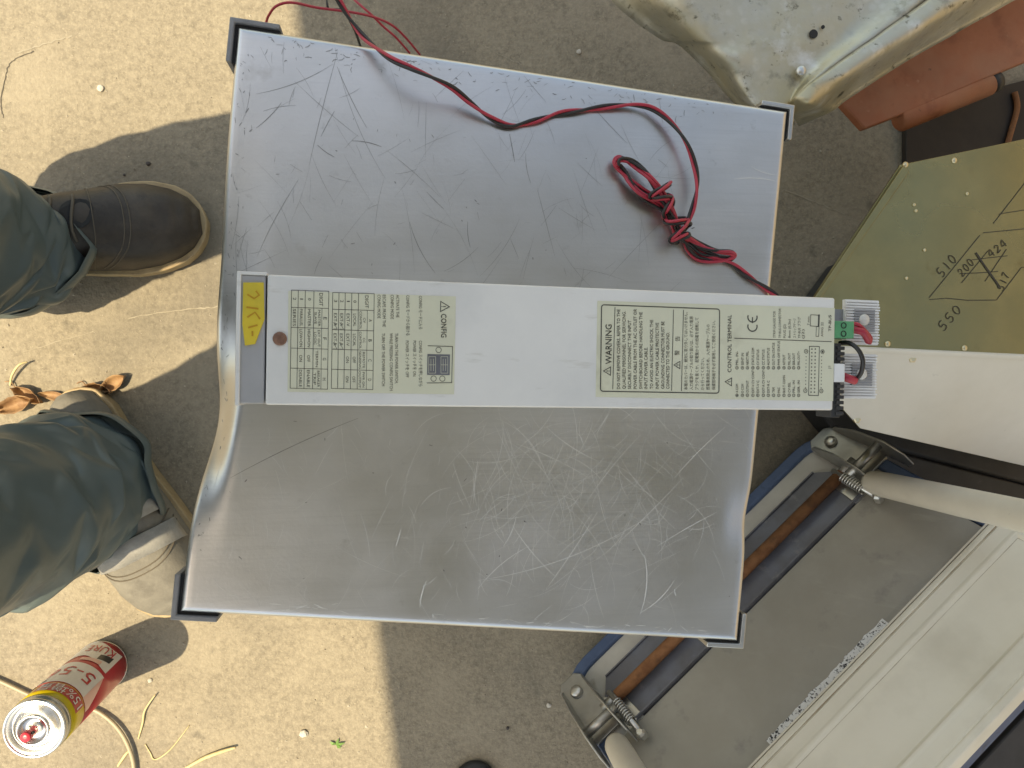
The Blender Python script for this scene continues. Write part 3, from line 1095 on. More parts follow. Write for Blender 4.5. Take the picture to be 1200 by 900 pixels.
# ------------------------------------------------------------------ chromate chassis with the ivory face, on a black case
ZRDG, ZLOW = .33, .26
v1 = P(918, 402, ZRDG)
v2 = P(1330, 422, ZRDG)
v0 = P(1055, 193, ZRDG - .012)
gn = (v0 - v1).cross(v2 - v1).normalized()
v3 = on_plane(1330, 136, v1, gn)
v4 = P(1008, 502, ZLOW)
wn_ = (v2 - v1).cross(v4 - v1).normalized()
v5 = on_plane(1330, 576, v1, wn_)
if gn.z < 0:
    gn = -gn
if wn_.z < 0:
    wn_ = -wn_
chassis = thing('instrument_chassis', 'olive gold plated chassis with pen sketches and an ivory face, right of the white unit', 'chassis', (.62, .05, .061))
DN = V(0, 0, -.011)
body_top = [v1, v2, v3, v0]
cb = MB()
low = [V(p.x + ox, p.y + oy, .061) for p, ox, oy in ((v0, .14, -.04), (v1, .21, 0), (v4, .12, .04), (v5, 0, .04), (v3, 0, -.04))]
tops = [p + V(0, 0, -.002) for p in (v0, v1, v4, v5, v3)]
cb.add(tops + low, [(i, (i + 1) % 5, (i + 1) % 5 + 5, i + 5) for i in range(5)] + [(9, 8, 7, 6, 5)])
cb.build('side_skirt', M['gold'], chassis)
gp = MB().prism([v1, v2, v3, v0], -gn * .0016).build('gold_panel', M['gold'], chassis, bevel=.0006)
ip = MB().prism([v1 + wn_ * .0004, v4, v5, v2 + wn_ * .0004], -wn_ * .0016).build('ivory_panel', M['ivory'], chassis, bevel=.0006)


def G(u, v, h=.0003):
    return on_plane(u, v, v1, gn) + gn * h


def W(u, v, h=.0003):
    return on_plane(u, v, v1, wn_) + wn_ * h


fl = MB()
fl.prism([G(1056, 195, .004), G(1063, 203, .004), G(926, 398, .004), G(918, 401, .004)], -gn * .005)
fl.build('edge_flange', M['gold'], gp, bevel=.0008)
MB().prism([W(920, 402, .003), W(1330, 421, .003), W(1330, 426, .003), W(922, 406, .003)], -wn_ * .0035).build('ridge_flange', M['ivory'], ip, bevel=.0008)
for (u, v) in ((1133, 227), (1040, 403), (1130, 408), (1071, 240), (1073, 247), (1118, 188), (1083, 293), (1018, 257), (1062, 326), (1061, 193)):
    r = .0032 if v > 390 or v < 195 else .0018
    MB().lathe(G(u, v, -.0005), [(r, 0), (r, .0012), (r * .6, .0022)], 12).build('rivet', M['gold_bright'], gp, smooth=True, angle=40)
for (u, v) in ((1069, 421), (1004, 492)):
    MB().lathe(W(u, v, -.0005), [(.0042, 0), (.0042, .0014), (.0028, .0022)], 6).build('panel_screw', M['gold_bright'], ip, smooth=False)
mk = MB()


def gx(x):
    return 1060 + x / 4.09


def gy(y):
    return 180 + y / 4.09


for st in ([(118, 690), (360, 392)], [(118, 700), (200, 693), (300, 703), (440, 702)], [(440, 702), (560, 545), (590, 545)], [(375, 380), (600, 358)], [(425, 335), (600, 110)],
           [(450, 290), (600, 266)], [(320, 510), (400, 500), (492, 490)], [(265, 575), (350, 572), (447, 565)], [(272, 620), (400, 465)], [(385, 612), (488, 458)]):
    mk.strip([G(gx(x), gy(y), .0005) for x, y in st], .0008, gn)
mk.strip([G(gx(x), gy(y), .0007) for x, y in [(340, 475), (380, 535), (455, 640)]], .0022, gn)


DIG = {'0': [(.5, 1), (.15, .75), (.1, .3), (.45, 0), (.85, .3), (.85, .75), (.5, 1)], '1': [(.45, 1), (.55, .5), (.5, 0)], '2': [(.1, .75), (.45, 1), (.85, .75), (.5, .35), (.05, 0), (.95, .08)],
       '4': [(.75, 0), (.65, 1), (.05, .35), (.95, .4)], '5': [(.9, 1), (.3, .95), (.2, .55), (.7, .55), (.85, .2), (.45, 0), (.1, .1)], '7': [(.05, .9), (.85, 1), (.5, .5), (.35, 0)]}


def gtext(txt, a, b, cap):
    p, q_ = G(gx(a[0]), gy(a[1]), .0006), G(gx(b[0]), gy(b[1]), .0006)
    ex = (q_ - p).normalized()
    ey = gn.cross(ex)
    st = (q_ - p).length / len(txt)
    for k, ch in enumerate(txt):
        pts = [p + ex * (st * (k + .1 + .68 * x)) + ey * (cap * (y - .5 + rnd.uniform(-.04, .04))) for x, y in DIG[ch]]
        mk.strip(spline(pts, 3), .0009, gn)


gtext('510', (162, 584), (242, 488), .0100)
gtext('550', (168, 842), (266, 728), .0100)
gtext('200', (262, 580), (326, 508), .0085)
gtext('424', (402, 488), (488, 420), .0085)
gtext('517', (456, 655), (490, 568), .0085)
mk.build('pen_sketch', M['marker'], gp)

bc = thing('black_case', 'black scuffed plastic case beneath the ivory faced chassis', 'case', (.6, -.03, 0))
bp4 = [P(985, 512, .060), P(1330, 600, .060), P(1330, 680, .050), P(985, 556, .050)]
inn = [V(v3.x, v3.y - .06, .060), V(v0.x + .10, v0.y - .06, .060), V(v1.x + .13, v1.y - .01, .060)]
MB().prism([bp4[1], inn[0], inn[1], inn[2], bp4[0]], (0, 0, -.059)).build('shell', M['dark'], bc, bevel=.006, seg=3)
MB().prism(bp4[:1] + [V(bp4[1].x, bp4[1].y, .050)] + bp4[2:], (0, 0, -.049)).build('front_step', M['dark'], bc, bevel=.004, seg=3)
sc_ = MB()
for (u, v, w, h) in ((1093, 543, 26, 3), (1108, 549, 12, 4), (1043, 527, 10, 2), (1133, 548, 8, 3), (1138, 557, 18, 2)):
    for k in range(5):
        a = P(u - w / 2 + rnd.uniform(0, w * .5), v + rnd.uniform(-h, h), .0508)
        b = a + V(rnd.uniform(.004, .012), -rnd.uniform(.001, .004), 0)
        sc_.strip([a, (a + b) / 2 + V(0, .0007, 0), b], [.0004, .0013, .0004], (0, 0, 1))
o = sc_.build('scuffs', M['strap'], bc)
o['kind'] = 'stuff'

# ------------------------------------------------------------------ upturned folding table
ZB = .046                                                 # board thickness
TALF = R(60)
tA, tB = P(652, 801, .035), P(963, 497, .035)
TX = (tB - tA).normalized()                               # along the short edge
TH = V(TX.y, -TX.x, 0)
TY = TH * math.cos(TALF) + V(0, 0, math.sin(TALF))         # up the leaning table
TN = V(0, 0, math.cos(TALF)) - TH * math.sin(TALF)         # out of its underside
TW = (tB - tA).length
TD = .385
table_o = thing('folding_table', 'upturned folding table with blue edging and cream legs, leaning below the gold chassis', 'table', (tA + tB) / 2)
table_o.location.z = 0


def T(x, y, z):
    return tA + TX * x + TY * y + TN * (z - ZB)


def round_rect(x0, x1, y0, y1, r, n=6):
    out = []
    for (cx_, cy_, a0) in ((x1 - r, y1 - r, 0), (x0 + r, y1 - r, 90), (x0 + r, y0 + r, 180), (x1 - r, y0 + r, 270)):
        for k in range(n + 1):
            an = R(a0 + 90 * k / n)
            out.append((cx_ + r * math.cos(an), cy_ + r * math.sin(an)))
    return out


TAX = Matrix((TX, TY, TN)).transposed()
MB().prism([T(x, y, ZB - .004) for x, y in round_rect(.004, TW - .004, .004, TD, .040)], -TN * (ZB - .010)).build('table_board', M['cream_board'], table_o, bevel=.002)
outer = round_rect(-.004, TW, 0, TD + .004, .055)
inner = round_rect(.013, TW - .017, .017, TD - .013, .040)
n = len(outer)
eb = MB()
eb.add([T(x, y, ZB + .002) for x, y in outer] + [T(x, y, ZB + .002) for x, y in inner] + [T(x, y, 0.0005) for x, y in outer] + [T(x, y, ZB - .012) for x, y in inner],
       [(i, (i + 1) % n, (i + 1) % n + n, i + n) for i in range(n)] + [(i, (i + 1) % n, (i + 1) % n + 2 * n, i + 2 * n) for i in range(n)] + [(i + n, (i + 1) % n + n, (i + 1) % n + 3 * n, i + 3 * n) for i in range(n)])
eb.build('blue_edging', M['blue'], table_o, bevel=.003, seg=3)
# grey under-board beyond the channel
MB().prism([T(x, y, ZB + .004) for x, y in ((.020, .126), (TW - .020, .126), (TW - .020, TD - .02), (.020, TD - .02))], -TN * .006).build('under_board', M['board'], table_o, bevel=.001)
# steel channel with clipped ends: floor and two upright flanges
cy0, cy1, ce0, ce1 = .047, .122, .040, TW - .052
oct_ = [(ce0, cy0 + .022), (ce0 + .018, cy0), (ce1 - .018, cy0), (ce1, cy0 + .022), (ce1, cy1 - .006), (ce1 - .008, cy1), (ce0 + .008, cy1), (ce0, cy1 - .006)]
MB().prism([T(x, y, ZB + .001) for x, y in oct_], -TN * .004).build('channel_floor', M['channel'], table_o)
cf = MB()
cf.box(T((ce0 + ce1) / 2, cy1 + .001, ZB + .0045), TX * ((ce1 - ce0) / 2 - .008), TY * .0010, TN * .005)
cf.box(T((ce0 + ce1) / 2, cy0 + .0008, ZB + .0015), TX * ((ce1 - ce0) / 2 - .018), TY * .0009, TN * .0025)
cf.build('channel_flange', M['channel'], table_o)
ry = .087
MB().tube([T(.055, ry, ZB + .013), T(TW - .055, ry, ZB + .013)], .0078, 14).build('rusty_rod', M['rust'], table_o, smooth=True, angle=40)
for x0, x1 in ((.030, .056), (TW - .056, TW - .030)):
    MB().tube([T(x0, ry, ZB + .013), T(x1, ry, ZB + .013)], .0072, 14).build('rod_end', M['steel'], table_o, smooth=True, angle=40)


def hinge(sgn, xo, leg_px, wd_):
    """leg bracket near one corner; sgn +1 when the spring side lies towards +x"""
    def H(x, y, z):
        return T(xo + sgn * x * wd_, .016 + y * 1.28, ZB + z * .92)
    br = MB()
    # foot plate, then two upright flanges with rounded, tapering ends
    br.prism([H(x, y, .006) for x, y in ((-.020, .004), (-.012, -.004), (.012, -.004), (.020, .004), (.022, .060), (.018, .074), (-.018, .074), (-.022, .060))], -TN * .005)
    for sx in (-1, 1):
        prof_ = [(.002, .003), (.010, .016), (.040, .034), (.075, .040), (.096, .030), (.104, .014), (.098, .003)]
        pts = [H(sx * (.017 + .006 * (y / .10)), y, z) for y, z in prof_]
        k = len(pts)
        th = TX * sgn * .0024
        br.add(pts + [p + th for p in pts], [tuple(range(k)), tuple(range(2 * k - 1, k - 1, -1))] + [(i, i + k, (i + 1) % k + k, (i + 1) % k) for i in range(k)])
    b = br.build('leg_bracket', M['steel'], table_o, bevel=.0009)
    MB().lathe(H(0, .016, .006), [(.0085, 0), (.0085, .004), (.0070, .0062), (.002, .0068)], 20, ax=TAX).build('bracket_bolt', M['steel_bright'], b, smooth=True, angle=50)
    MB().tube([H(-.019, .066, .024), H(.030, .066, .022)], .0062, 14).build('pivot_pin', M['steel'], b, smooth=True, angle=40)
    # the coil spring beside the bracket
    sp = []
    for k in range(9 * 10 + 1):
        t = k / 90
        an = 2 * math.pi * 9 * t
        sp.append(H(.034 + .0062 * math.cos(an), .062 + .027 * t, .020 + .0062 * math.sin(an)))
    MB().tube(sp, .0011, 6).build('spring', M['steel_bright'], b, smooth=True)
    MB().tube([H(.034, .048, .020), H(.034, .104, .019)], .0034, 10).build('spring_bolt', M['steel_bright'], b, smooth=True, angle=40)
    MB().lathe(H(.034, .104, .013), [(.0062, 0), (.0062, .010), (.004, .013)], 6, ax=TAX).build('spring_nut', M['steel_bright'], b)
    MB().prism([H(x, y, .004) for x, y in ((.022, .040), (.046, .056), (.050, .100), (.040, .108), (.024, .098))], -TN * .002).build('catch_plate', M['steel_bright'], b, bevel=.0005)
    # the leg: a painted tube flattened where the pivot goes through
    lp = on_plane(*leg_px, T(0, 0, ZB + .022), TN)
    lg = MB()
    lg.tube([V(lp.x, lp.y, z) for z in (lp.z - .012, lp.z - .004, lp.z + .02, lp.z + .15, lp.z + .35, lp.z + .55)], [.0125, .0150, .0158, .0160, .0160, .0160], 24)
    leg = lg.build('leg', M['cream_tube'], table_o, smooth=True, angle=40)
    MB().lathe((lp.x, lp.y, lp.z + .545), [(.0175, 0), (.0185, .004), (.0185, .028), (.016, .032)], 20).build('leg_cap', M['rubber'], leg, smooth=True, angle=40)


hinge(1, .016, (724, 876), 1.0)
hinge(-1, TW - .020, (1026, 566), 1.15)

# ------------------------------------------------------------------ cream moulded panel lying on the table
PX, PY = -TX, TY
PN = TN
pa_ = T(.532, .270, ZB + .030)
PL, PW = .66, .130
cp = thing('moulded_panel', 'cream moulded cabinet front lying in the lower right corner on the grey table underside', 'panel', T(.3, .31, ZB + .01))


def Q(x, y, z=0):
    return pa_ + PX * x + PY * y + PN * z


def ring(d, z):
    return [Q(d, d, z), Q(PL - d, d, z), Q(PL - d, PW - d, z), Q(d, PW - d, z)]


steps = [(0, -.022), (0, -.004), (.0012, -.0012), (.004, 0), (.0075, 0), (.0088, -.0016), (.0100, 0), (.024, .0003), (.0262, .0016), (.0290, .0018), (.0325, -.0012), (.045, -.0014)]
rv, rf = [], []
for d, z in steps:
    rv += ring(d, z)
for i in range(len(steps) - 1):
    for k in range(4):
        rf.append((i * 4 + k, i * 4 + (k + 1) % 4, (i + 1) * 4 + (k + 1) % 4, (i + 1) * 4 + k))
e = (len(steps) - 1) * 4
rf += [(e, e + 1, e + 2, e + 3), (3, 2, 1, 0)]
obj('moulded_front', rv, rf, M['cream'], cp, bevel=.0008)
sk = MB().prism([Q(.004, -.0028, -.003), Q(PL - .004, -.0028, -.003), Q(PL - .004, -.0006, -.003), Q(.004, -.0006, -.003)], -PN * .018).build('edge_band', M['cream_tube'], cp)

for d_ in (.0088, .0325):
    for p_, q__ in ((Q(d_, d_, .0004 - .0014 * (d_ > .02)), Q(PL - d_, d_, .0004 - .0014 * (d_ > .02))), (Q(d_, d_, .0004 - .0014 * (d_ > .02)), Q(d_, PW - d_, .0004 - .0014 * (d_ > .02)))):
        pts = [p_.lerp(q__, k / 40) for k in range(41)]
        MB().strip(pts, [.0004 + .0011 * max(0, nz(k * .35, d_ * 90)) + .0005 * rnd.random() for k in range(41)], PN).build('grime_line', M['grime'], cp)
gl = MB()
a, b = T(.343, .252, ZB + .0052), T(.152, .254, ZB + .0052)
ex, ey = (b - a).normalized(), TY
L = (b - a).length
up_, dn_ = [], []
N = 40
for k in range(N + 1):
    t = k / N
    up_.append(a + ex * L * t + ey * (-.003 + .0025 * nz(t * 9, 3) + .002 * nz(t * 30, 9)))
    dn_.append(a + ex * L * (t + .012 * nz(t * 20, 5)) + ey * (.017 + .002 * nz(t * 14, 7)))
gl.add(up_ + dn_, [(k, k + 1, k + 1 + N + 1, k + N + 1) for k in range(N)])
tag(gl.build('tape_residue', M['glue'], None, solid=.0006), 'speckled black and white strip of peeled tape along the cream panel', 'tape')

# ------------------------------------------------------------------ galvanised sheet and red oxide beam, upper right
ZG = .36
sheet = thing('galvanised_sheet', 'crumpled galvanised steel sheet with folded rim in the upper right', 'metal sheet', (P(960, 40, 0).x, P(960, 40, 0).y, 0))
# cross rows from the left-lower edge to the ridge and over it; s runs from the far end (off the picture) to the tip
edgeL = [(600, -170), (690, -40), (716, 0), (742, 24), (760, 37), (778, 48), (792, 51), (806, 62), (830, 86), (852, 112), (872, 132), (900, 146), (932, 146)]
ridge = [(1420, -240), (1180, -70), (1086, 0), (1064, 16), (1044, 30), (1022, 46), (1004, 58), (984, 72), (966, 85), (952, 95), (942, 103), (930, 116), (926, 130)]
n = len(edgeL)
rows = 26
vs, fs = [], []
eL = spline([V(u, v, 0) for u, v in edgeL], 5)
rL = spline([V(u, v, 0) for u, v in ridge], 5)
m_ = len(eL)
for i in range(m_):
    t = i / (m_ - 1)
    for k in range(rows + 1):
        s = k / rows
        q = eL[i].lerp(rL[i], s)
        # rolled lip near the edge, flat in the middle, raised rim at the ridge
        z = ZG - .060 * (1 - smoothstep(0, .26, s)) ** 1.5
        z += .012 * smoothstep(.84, 1, s)
        z -= .005 * math.exp(-((t - .66) / .05) ** 2) * math.exp(-((s - .16) / .14) ** 2)
        z += .004 * math.exp(-((t - .60) / .06) ** 2) * math.exp(-((s - .30) / .10) ** 2)
        z -= .05 * smoothstep(.88, 1, t) ** 2
        z += .0025 * nz(q.x * .012, q.y * .012) + .0008 * nz(q.x * .05, q.y * .05, 4)
        vs.append(P(q.x, q.y, z))
for i in range(m_ - 1):
    for k in range(rows):
        fs.append((i * (rows + 1) + k, i * (rows + 1) + k + 1, (i + 1) * (rows + 1) + k + 1, (i + 1) * (rows + 1) + k))
obj('sheet_face', vs, fs, M['galv'], sheet, smooth=True, solid=.0012)
# the rim folded down to the right of the ridge
edgeR = [(1500, -170), (1250, -32), (1186, 2), (1160, 17), (1136, 30), (1112, 44), (1090, 56), (1064, 71), (1040, 86), (1014, 103), (990, 119), (974, 131), (936, 148)]
eR = spline([V(u, v, 0) for u, v in edgeR], 5)
vs, fs = [], []
rr_ = 14
for i in range(m_):
    t = i / (m_ - 1)
    zr = ZG + .012 - .05 * smoothstep(.88, 1, t) ** 2
    for k in range(rr_ + 1):
        s = k / rr_
        q = rL[i].lerp(eR[i], s)
        z = zr + .003 + .004 * math.sin(math.pi * min(1, s * 1.5)) - .050 * smoothstep(.30, 1.0, s) ** 1.3
        z += .0015 * nz(q.x * .03, q.y * .03, 8) - .004 * math.exp(-((t - .78) / .06) ** 2) * math.exp(-((s - .4) / .2) ** 2)
        vs.append(P(q.x, q.y, z))
for i in range(m_ - 1):
    for k in range(rr_):
        fs.append((i * (rr_ + 1) + k, i * (rr_ + 1) + k + 1, (i + 1) * (rr_ + 1) + k + 1, (i + 1) * (rr_ + 1) + k))
obj('folded_rim', vs, fs, M['galv'], sheet, smooth=True, solid=.0012)
zc = ZG + .004
MB().lathe(P(938, 84, zc), [(.0052, 0), (.0052, .002), (.004, .0036), (.001, .004)], 16).build('rivet', M['steel_bright'], sheet, smooth=True, angle=50)
for (u, v, r) in ((953, 40, .0042), (964, 32, .0018)):
    MB().lathe(P(u, v, ZG + .0028), [(r, 0), (r, .0012)], 16).build('punched_hole', M['gap'], sheet)
# legs that hold the sheet up behind the picture's edge
for (u, v) in ((1250, -120), (900, -260)):
    q = P(u, v, ZG - .03)
    MB().tube([V(q.x, q.y, 0), V(q.x, q.y, ZG - .012)], .010, 10).build('prop', M['steel'], sheet, smooth=True, angle=40)

beam = thing('red_oxide_beam', 'red oxide painted steel beam with a short welded pipe under the galvanised sheet', 'beam', (.55, .45, 0))
zb = .235
bt = [P(975, 108, zb), P(1014, 151, zb), P(1058, 134, zb), P(1160, 90, zb), P(1330, 20, zb), P(1330, -90, zb)]
MB().prism(bt, (0, 0, -.012)).build('web', M['red_oxide'], beam, bevel=.002)
p0, p1 = P(1052, 142, zb - .012), P(1158, 99, zb - .012)
pd = (p1 - p0).normalized()
MB().tube([p0, p0 + pd * .003, p1], [.0105, .0135, .0135], 20).build('welded_pipe', M['red_oxide'], beam, smooth=True, angle=40)
MB().tube([p1 + pd * .0002, p1 + pd * .012], .0125, 20).build('hollow_end', M['dark'], beam, smooth=True, angle=40)  # dark cylinder in place of the shaded hollow of the open pipe
wd = MB()
for k in range(22):
    t = k / 21
    q = p0.lerp(p1, .1 + .75 * t) + V(-pd.y, pd.x, 0) * .0128 + V(0, 0, .0095)
    wd.lathe(q - V(0, 0, .002), [(.0030, 0), (.0032, .0015), (.0015, .003)], 8)
wd.build('weld_bead', M['red_oxide'], beam, smooth=True)
for (u, v) in ((1290, -20),):
    q = P(u, v, zb)
    MB().prism([V(q.x + a, q.y + b, zb - .012) for a, b in ((-.03, -.03), (.03, -.03), (.03, .03), (-.03, .03))], (0, 0, -(zb - .012))).build('beam_post', M['red_oxide'], beam, bevel=.002)
bd_ = thing('shade_plate', 'dark plate standing in for deep floor shade between red beam and gold chassis', 'plate', P(1130, 170, 0))
MB().prism([P(1062, 205, .012), P(1330, 150, .012), P(1330, 60, .012), P(1062, 130, .012)], (0, 0, -.011)).build('plate', M['shade_brown'], bd_, bevel=.001)  # dark sheet in place of the deep shade on the floor here
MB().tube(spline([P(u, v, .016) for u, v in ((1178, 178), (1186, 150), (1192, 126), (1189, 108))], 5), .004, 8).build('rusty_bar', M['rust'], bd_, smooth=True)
#NEXT

cr = thing('dark_fill_crate', 'added dark crate filling the dark gap behind the cream panel at the lower right corner', 'crate', P(1190, 880, 0))
q0 = T(.30, TD - .02, 0)
MB().box(V(q0.x + .16, q0.y - .16, q0.z / 2 - .02), TX * .30, TH * .15, V(0, 0, q0.z / 2 - .02)).build('crate_body', M['dark'], cr, bevel=.004)  # crate added as table support and to keep this corner dark
MB().box(V(q0.x + .16, q0.y - .16, q0.z - .037), TX * .306, TH * .156, V(0, 0, .004)).build('crate_lid', M['dark'], cr, bevel=.002)

# ------------------------------------------------------------------ the person standing at the left
person = thing('person', 'person at the left edge in teal work trousers and worn brown work boots', 'person', (-.47, .0, 0))


def foot_width(x, L):
    t = x / L
    tab = [(0, .0), (.012, .016), (.04, .030), (.12, .039), (.28, .041), (.42, .043), (.58, .051), (.72, .0565), (.82, .054), (.90, .046), (.95, .035), (.985, .019), (1, .0)]
    for (a, wa), (b, wb) in zip(tab, tab[1:]):
        if t <= b:
            k = (t - a) / (b - a)
            return wa + (wb - wa) * k
    return 0


def make_boot(toe, heel_dir, L, side, straps):
    """toe: tip on the floor; heel_dir: unit vector from toe to heel"""
    ex = -heel_dir
    ey = V(-ex.y, ex.x, 0) * side
    heel = V(toe.x, toe.y, 0) + heel_dir * L

    def B(x, y, z):
        return heel + ex * x + ey * y + V(0, 0, z)
    boot = bpy.data.objects.new('boot', None)
    boot.location = heel
    boot.empty_display_size = .02
    link(boot, person)
    xs_ = [L * (1 - math.cos(math.pi * k / 44)) / 2 for k in range(45)]

    def outline(g):
        up_ = [(x, foot_width(x, L) + g * (1 if 0 < x < L else 0) + .004 * smoothstep(.5, .8, x / L)) for x in xs_]
        dn_ = [(x, -foot_width(x, L) - g * (1 if 0 < x < L else 0)) for x in xs_[-2:0:-1]]
        return up_ + dn_
    MB().prism([B(x * 1.0, y, .024) for x, y in outline(0)], (0, 0, -.0235)).build('sole', M['gum'], boot, bevel=.003, seg=3)
    MB().prism([B((x - L / 2) * 1.012 + L / 2, y, .030) for x, y in outline(.0015)], (0, 0, -.005)).build('welt', M['gum'], boot, bevel=.0018, seg=3)
    hs = [(0, .085), (.05, .105), (.16, .125), (.30, .138), (.40, .134), (.50, .122), (.60, .104), (.70, .092), (.80, .083), (.88, .073), (.94, .060), (.975, .046), (1, .032)]
    st = 40
    vs, fs = [], []
    na_ = 22
    for i in range(st + 1):
        t = .012 + (.985 - .012) * (1 - math.cos(math.pi * i / st)) / 2
        for (a, ha), (b, hb) in zip(hs, hs[1:]):
            if t <= b:
                h = ha + (hb - ha) * smoothstep(a, b, t)
                break
        if straps:
            h *= 1 - .42 * (1 - smoothstep(.22, .46, t))
        w = max(.003, foot_width(t * L, L) - .0035)
        c = .002 * smoothstep(.5, .8, t)
        narrow = 1 - .18 * (1 - smoothstep(.30, .55, t))
        for k in range(na_ + 1):
            an = math.pi * k / na_
            cc, ss = math.cos(an), math.sin(an)
            y = c + w * (abs(cc) ** .72) * (1 if cc >= 0 else -1) * (1 - (1 - narrow) * ss)
            z = .029 + (h - .029) * (ss ** .80)
            n_ = .0022 * nz(t * 9, k * .35, side * 3) * ss + .0016 * math.sin(t * 60) * math.exp(-((t - .56) / .06) ** 2) * ss
            vs.append(B(t * L, y, z + n_))
    for i in range(st):
        for k in range(na_):
            fs.append((i * (na_ + 1) + k, i * (na_ + 1) + k + 1, (i + 1) * (na_ + 1) + k + 1, (i + 1) * (na_ + 1) + k))
    fs.append(tuple(range(na_ + 1)))
    fs.append(tuple(range(st * (na_ + 1), (st + 1) * (na_ + 1)))[::-1])
    up = obj('upper', vs, fs, M['suede' if straps else 'leather'], boot, smooth=True)

    def surf(t, k, lift=.0006):
        """a point of the upper: t along, k 0..1 across"""
        i = min(st - 1, max(0, math.acos(max(-1, min(1, 1 - 2 * (t - .012) / .973))) / math.pi * st))
        i0 = int(i)
        j = k * na_
        j0 = min(na_ - 1, int(j))
        fi, fj = i - i0, j - j0
        g_ = lambda a, b: vs[a * (na_ + 1) + b]
        p = g_(i0, j0) * (1 - fi) * (1 - fj) + g_(i0 + 1, j0) * fi * (1 - fj) + g_(i0, j0 + 1) * (1 - fi) * fj + g_(i0 + 1, j0 + 1) * fi * fj
        n1 = (g_(i0 + 1, j0) - g_(i0, j0)).cross(g_(i0, j0 + 1) - g_(i0, j0)).normalized()
        if n1.z < 0:
            n1 = -n1
        return p + n1 * lift, n1
    # two rows of stitching round the toe cap and the vamp
    for t0, dpt in ((.755, .10), (.775, .10), (.66, .05)):
        sm = MB()
        pts = []
        for k in range(25):
            kk = .06 + .88 * k / 24
            pts.append(surf(t0 - dpt * (1 - math.sin(math.pi * kk)) * 1.6, kk)[0])
        sm.tube(pts, .0008, 6)
        sm.build('seam', M['stitch'], up, smooth=True)
    if not straps:
        # open throat with tongue and crossing flaps
        tg = []
        N_ = 14
        for k in range(N_):
            an = 2 * math.pi * k / N_
            tg.append(surf(.615 + .05 * math.cos(an), .45 + .085 * math.sin(an), .0012)[0])
        MB().add(tg, [tuple(range(N_))]).build('throat', M['gap'], up)
        for t in (.535, .60):
            pts = [surf(t + .006 * math.sin(k * .8), .32 + .30 * k / 8, .0022)[0] for k in range(9)]
            MB().tube(pts, .0017, 8).build('lace', M['stitch'], up, smooth=True)
    else:
        for t in (.52, .66):
            a_, b_ = [], []
            for k in range(19):
                kk = .02 + .88 * k / 18
                a_.append(surf(t - .045 + .02 * kk, kk, .0045)[0])
                b_.append(surf(t + .042 + .02 * kk, kk, .0045)[0])
            MB().add(a_ + b_, [(k, k + 1, k + 20, k + 19) for k in range(18)]).build('strap', M['strap'], up, smooth=True, solid=.0025)
    return boot


tl = P(244, 264, .015)
make_boot(tl, V(-.992, -.125, 0).normalized(), .325, 1, False)
tr = P(222, 712, .015)
hr = P(112, 510, .015)
make_boot(tr, (hr - tr).normalized(), .315, -1, True)


def leg_cloth(rings, seed, cuff):
    """rings: (x, y, z, rx, ry) from the hem up the leg; stiff cloth that breaks into flat planes and creases"""
    rr_ = random.Random(int(seed * 100))
    pos = spline([V(r[0], r[1], r[2]) for r in rings], 4)
    rad = spline([V(r[3], r[4], 0) for r in rings], 4)
    n_ = len(pos)
    S = 20
    bm = bmesh.new()
    cr = bm.edges.layers.float.new('crease_edge')
    grid = []
    for i in range(n_):
        row = []
        low_ = 1 - smoothstep(.10, .45, pos[i].z)
        for k in range(S):
            an = 2 * math.pi * (k + .5 * (i % 2) + rr_.uniform(-.25, .25)) / S
            f = 1.0 + rr_.uniform(-.075, .085) * (.45 + .75 * low_) + .05 * nz(math.cos(an) * 1.2, math.sin(an) * 1.2, seed + pos[i].z * 4)
            z = rr_.uniform(-.008, .008) * low_ if 0 < i < n_ - 1 else 0
            if i < 4:
                z += cuff * (1 - i / 4) * (.6 * nz(math.cos(an) * 1.3 + 5, math.sin(an) * 1.3, seed) + .35 * math.sin(an * 2 + seed))
            row.append(bm.verts.new((pos[i].x + rad[i].x * f * math.cos(an), pos[i].y + rad[i].y * f * math.sin(an), pos[i].z + z)))
        grid.append(row)
    for i in range(n_ - 1):
        for k in range(S):
            a, b, c, d = grid[i][k], grid[i][(k + 1) % S], grid[i + 1][(k + 1) % S], grid[i + 1][k]
            if i % 2:
                bm.faces.new((a, b, d))
                bm.faces.new((b, c, d))
            else:
                bm.faces.new((a, b, c))
                bm.faces.new((a, c, d))
    for e in bm.edges:
        e[cr] = rr_.choice((0, 0, .25, .55)) if not e.is_boundary else 0
    me = bpy.data.meshes.new('cloth')
    bm.to_mesh(me)
    bm.free()
    o = bpy.data.objects.new('cloth', me)
    col.objects.link(o)
    m = o.modifiers.new('sub', 'SUBSURF')
    m.levels = m.render_levels = 3
    me2 = bpy.data.meshes.new_from_object(o.evaluated_get(bpy.context.evaluated_depsgraph_get()))
    vs = [v.co.copy() for v in me2.vertices]
    fs = [tuple(p.vertices) for p in me2.polygons]
    bpy.data.objects.remove(o)
    # the open bottom ring, in order
    ec = {}
    for f in fs:
        for a, b in zip(f, f[1:] + f[:1]):
            ec[(min(a, b), max(a, b))] = ec.get((min(a, b), max(a, b)), 0) + 1
    nb = {}
    for (a, b), c in ec.items():
        if c == 1 and vs[a].z < .3:
            nb.setdefault(a, []).append(b)
            nb.setdefault(b, []).append(a)
    st = next(iter(nb))
    loop, prev = [st], None
    while True:
        nx = [q for q in nb[loop[-1]] if q != prev]
        prev = loop[-1]
        if not nx or nx[0] == st:
            break
        loop.append(nx[0])
    for v in vs:
        v.x += .0016 * nz(v.x * 40, v.y * 40, v.z * 40 + seed)
        v.y += .0016 * nz(v.x * 40 + 7, v.y * 40, v.z * 40 + seed)
    return vs, fs, [vs[k].copy() for k in loop]


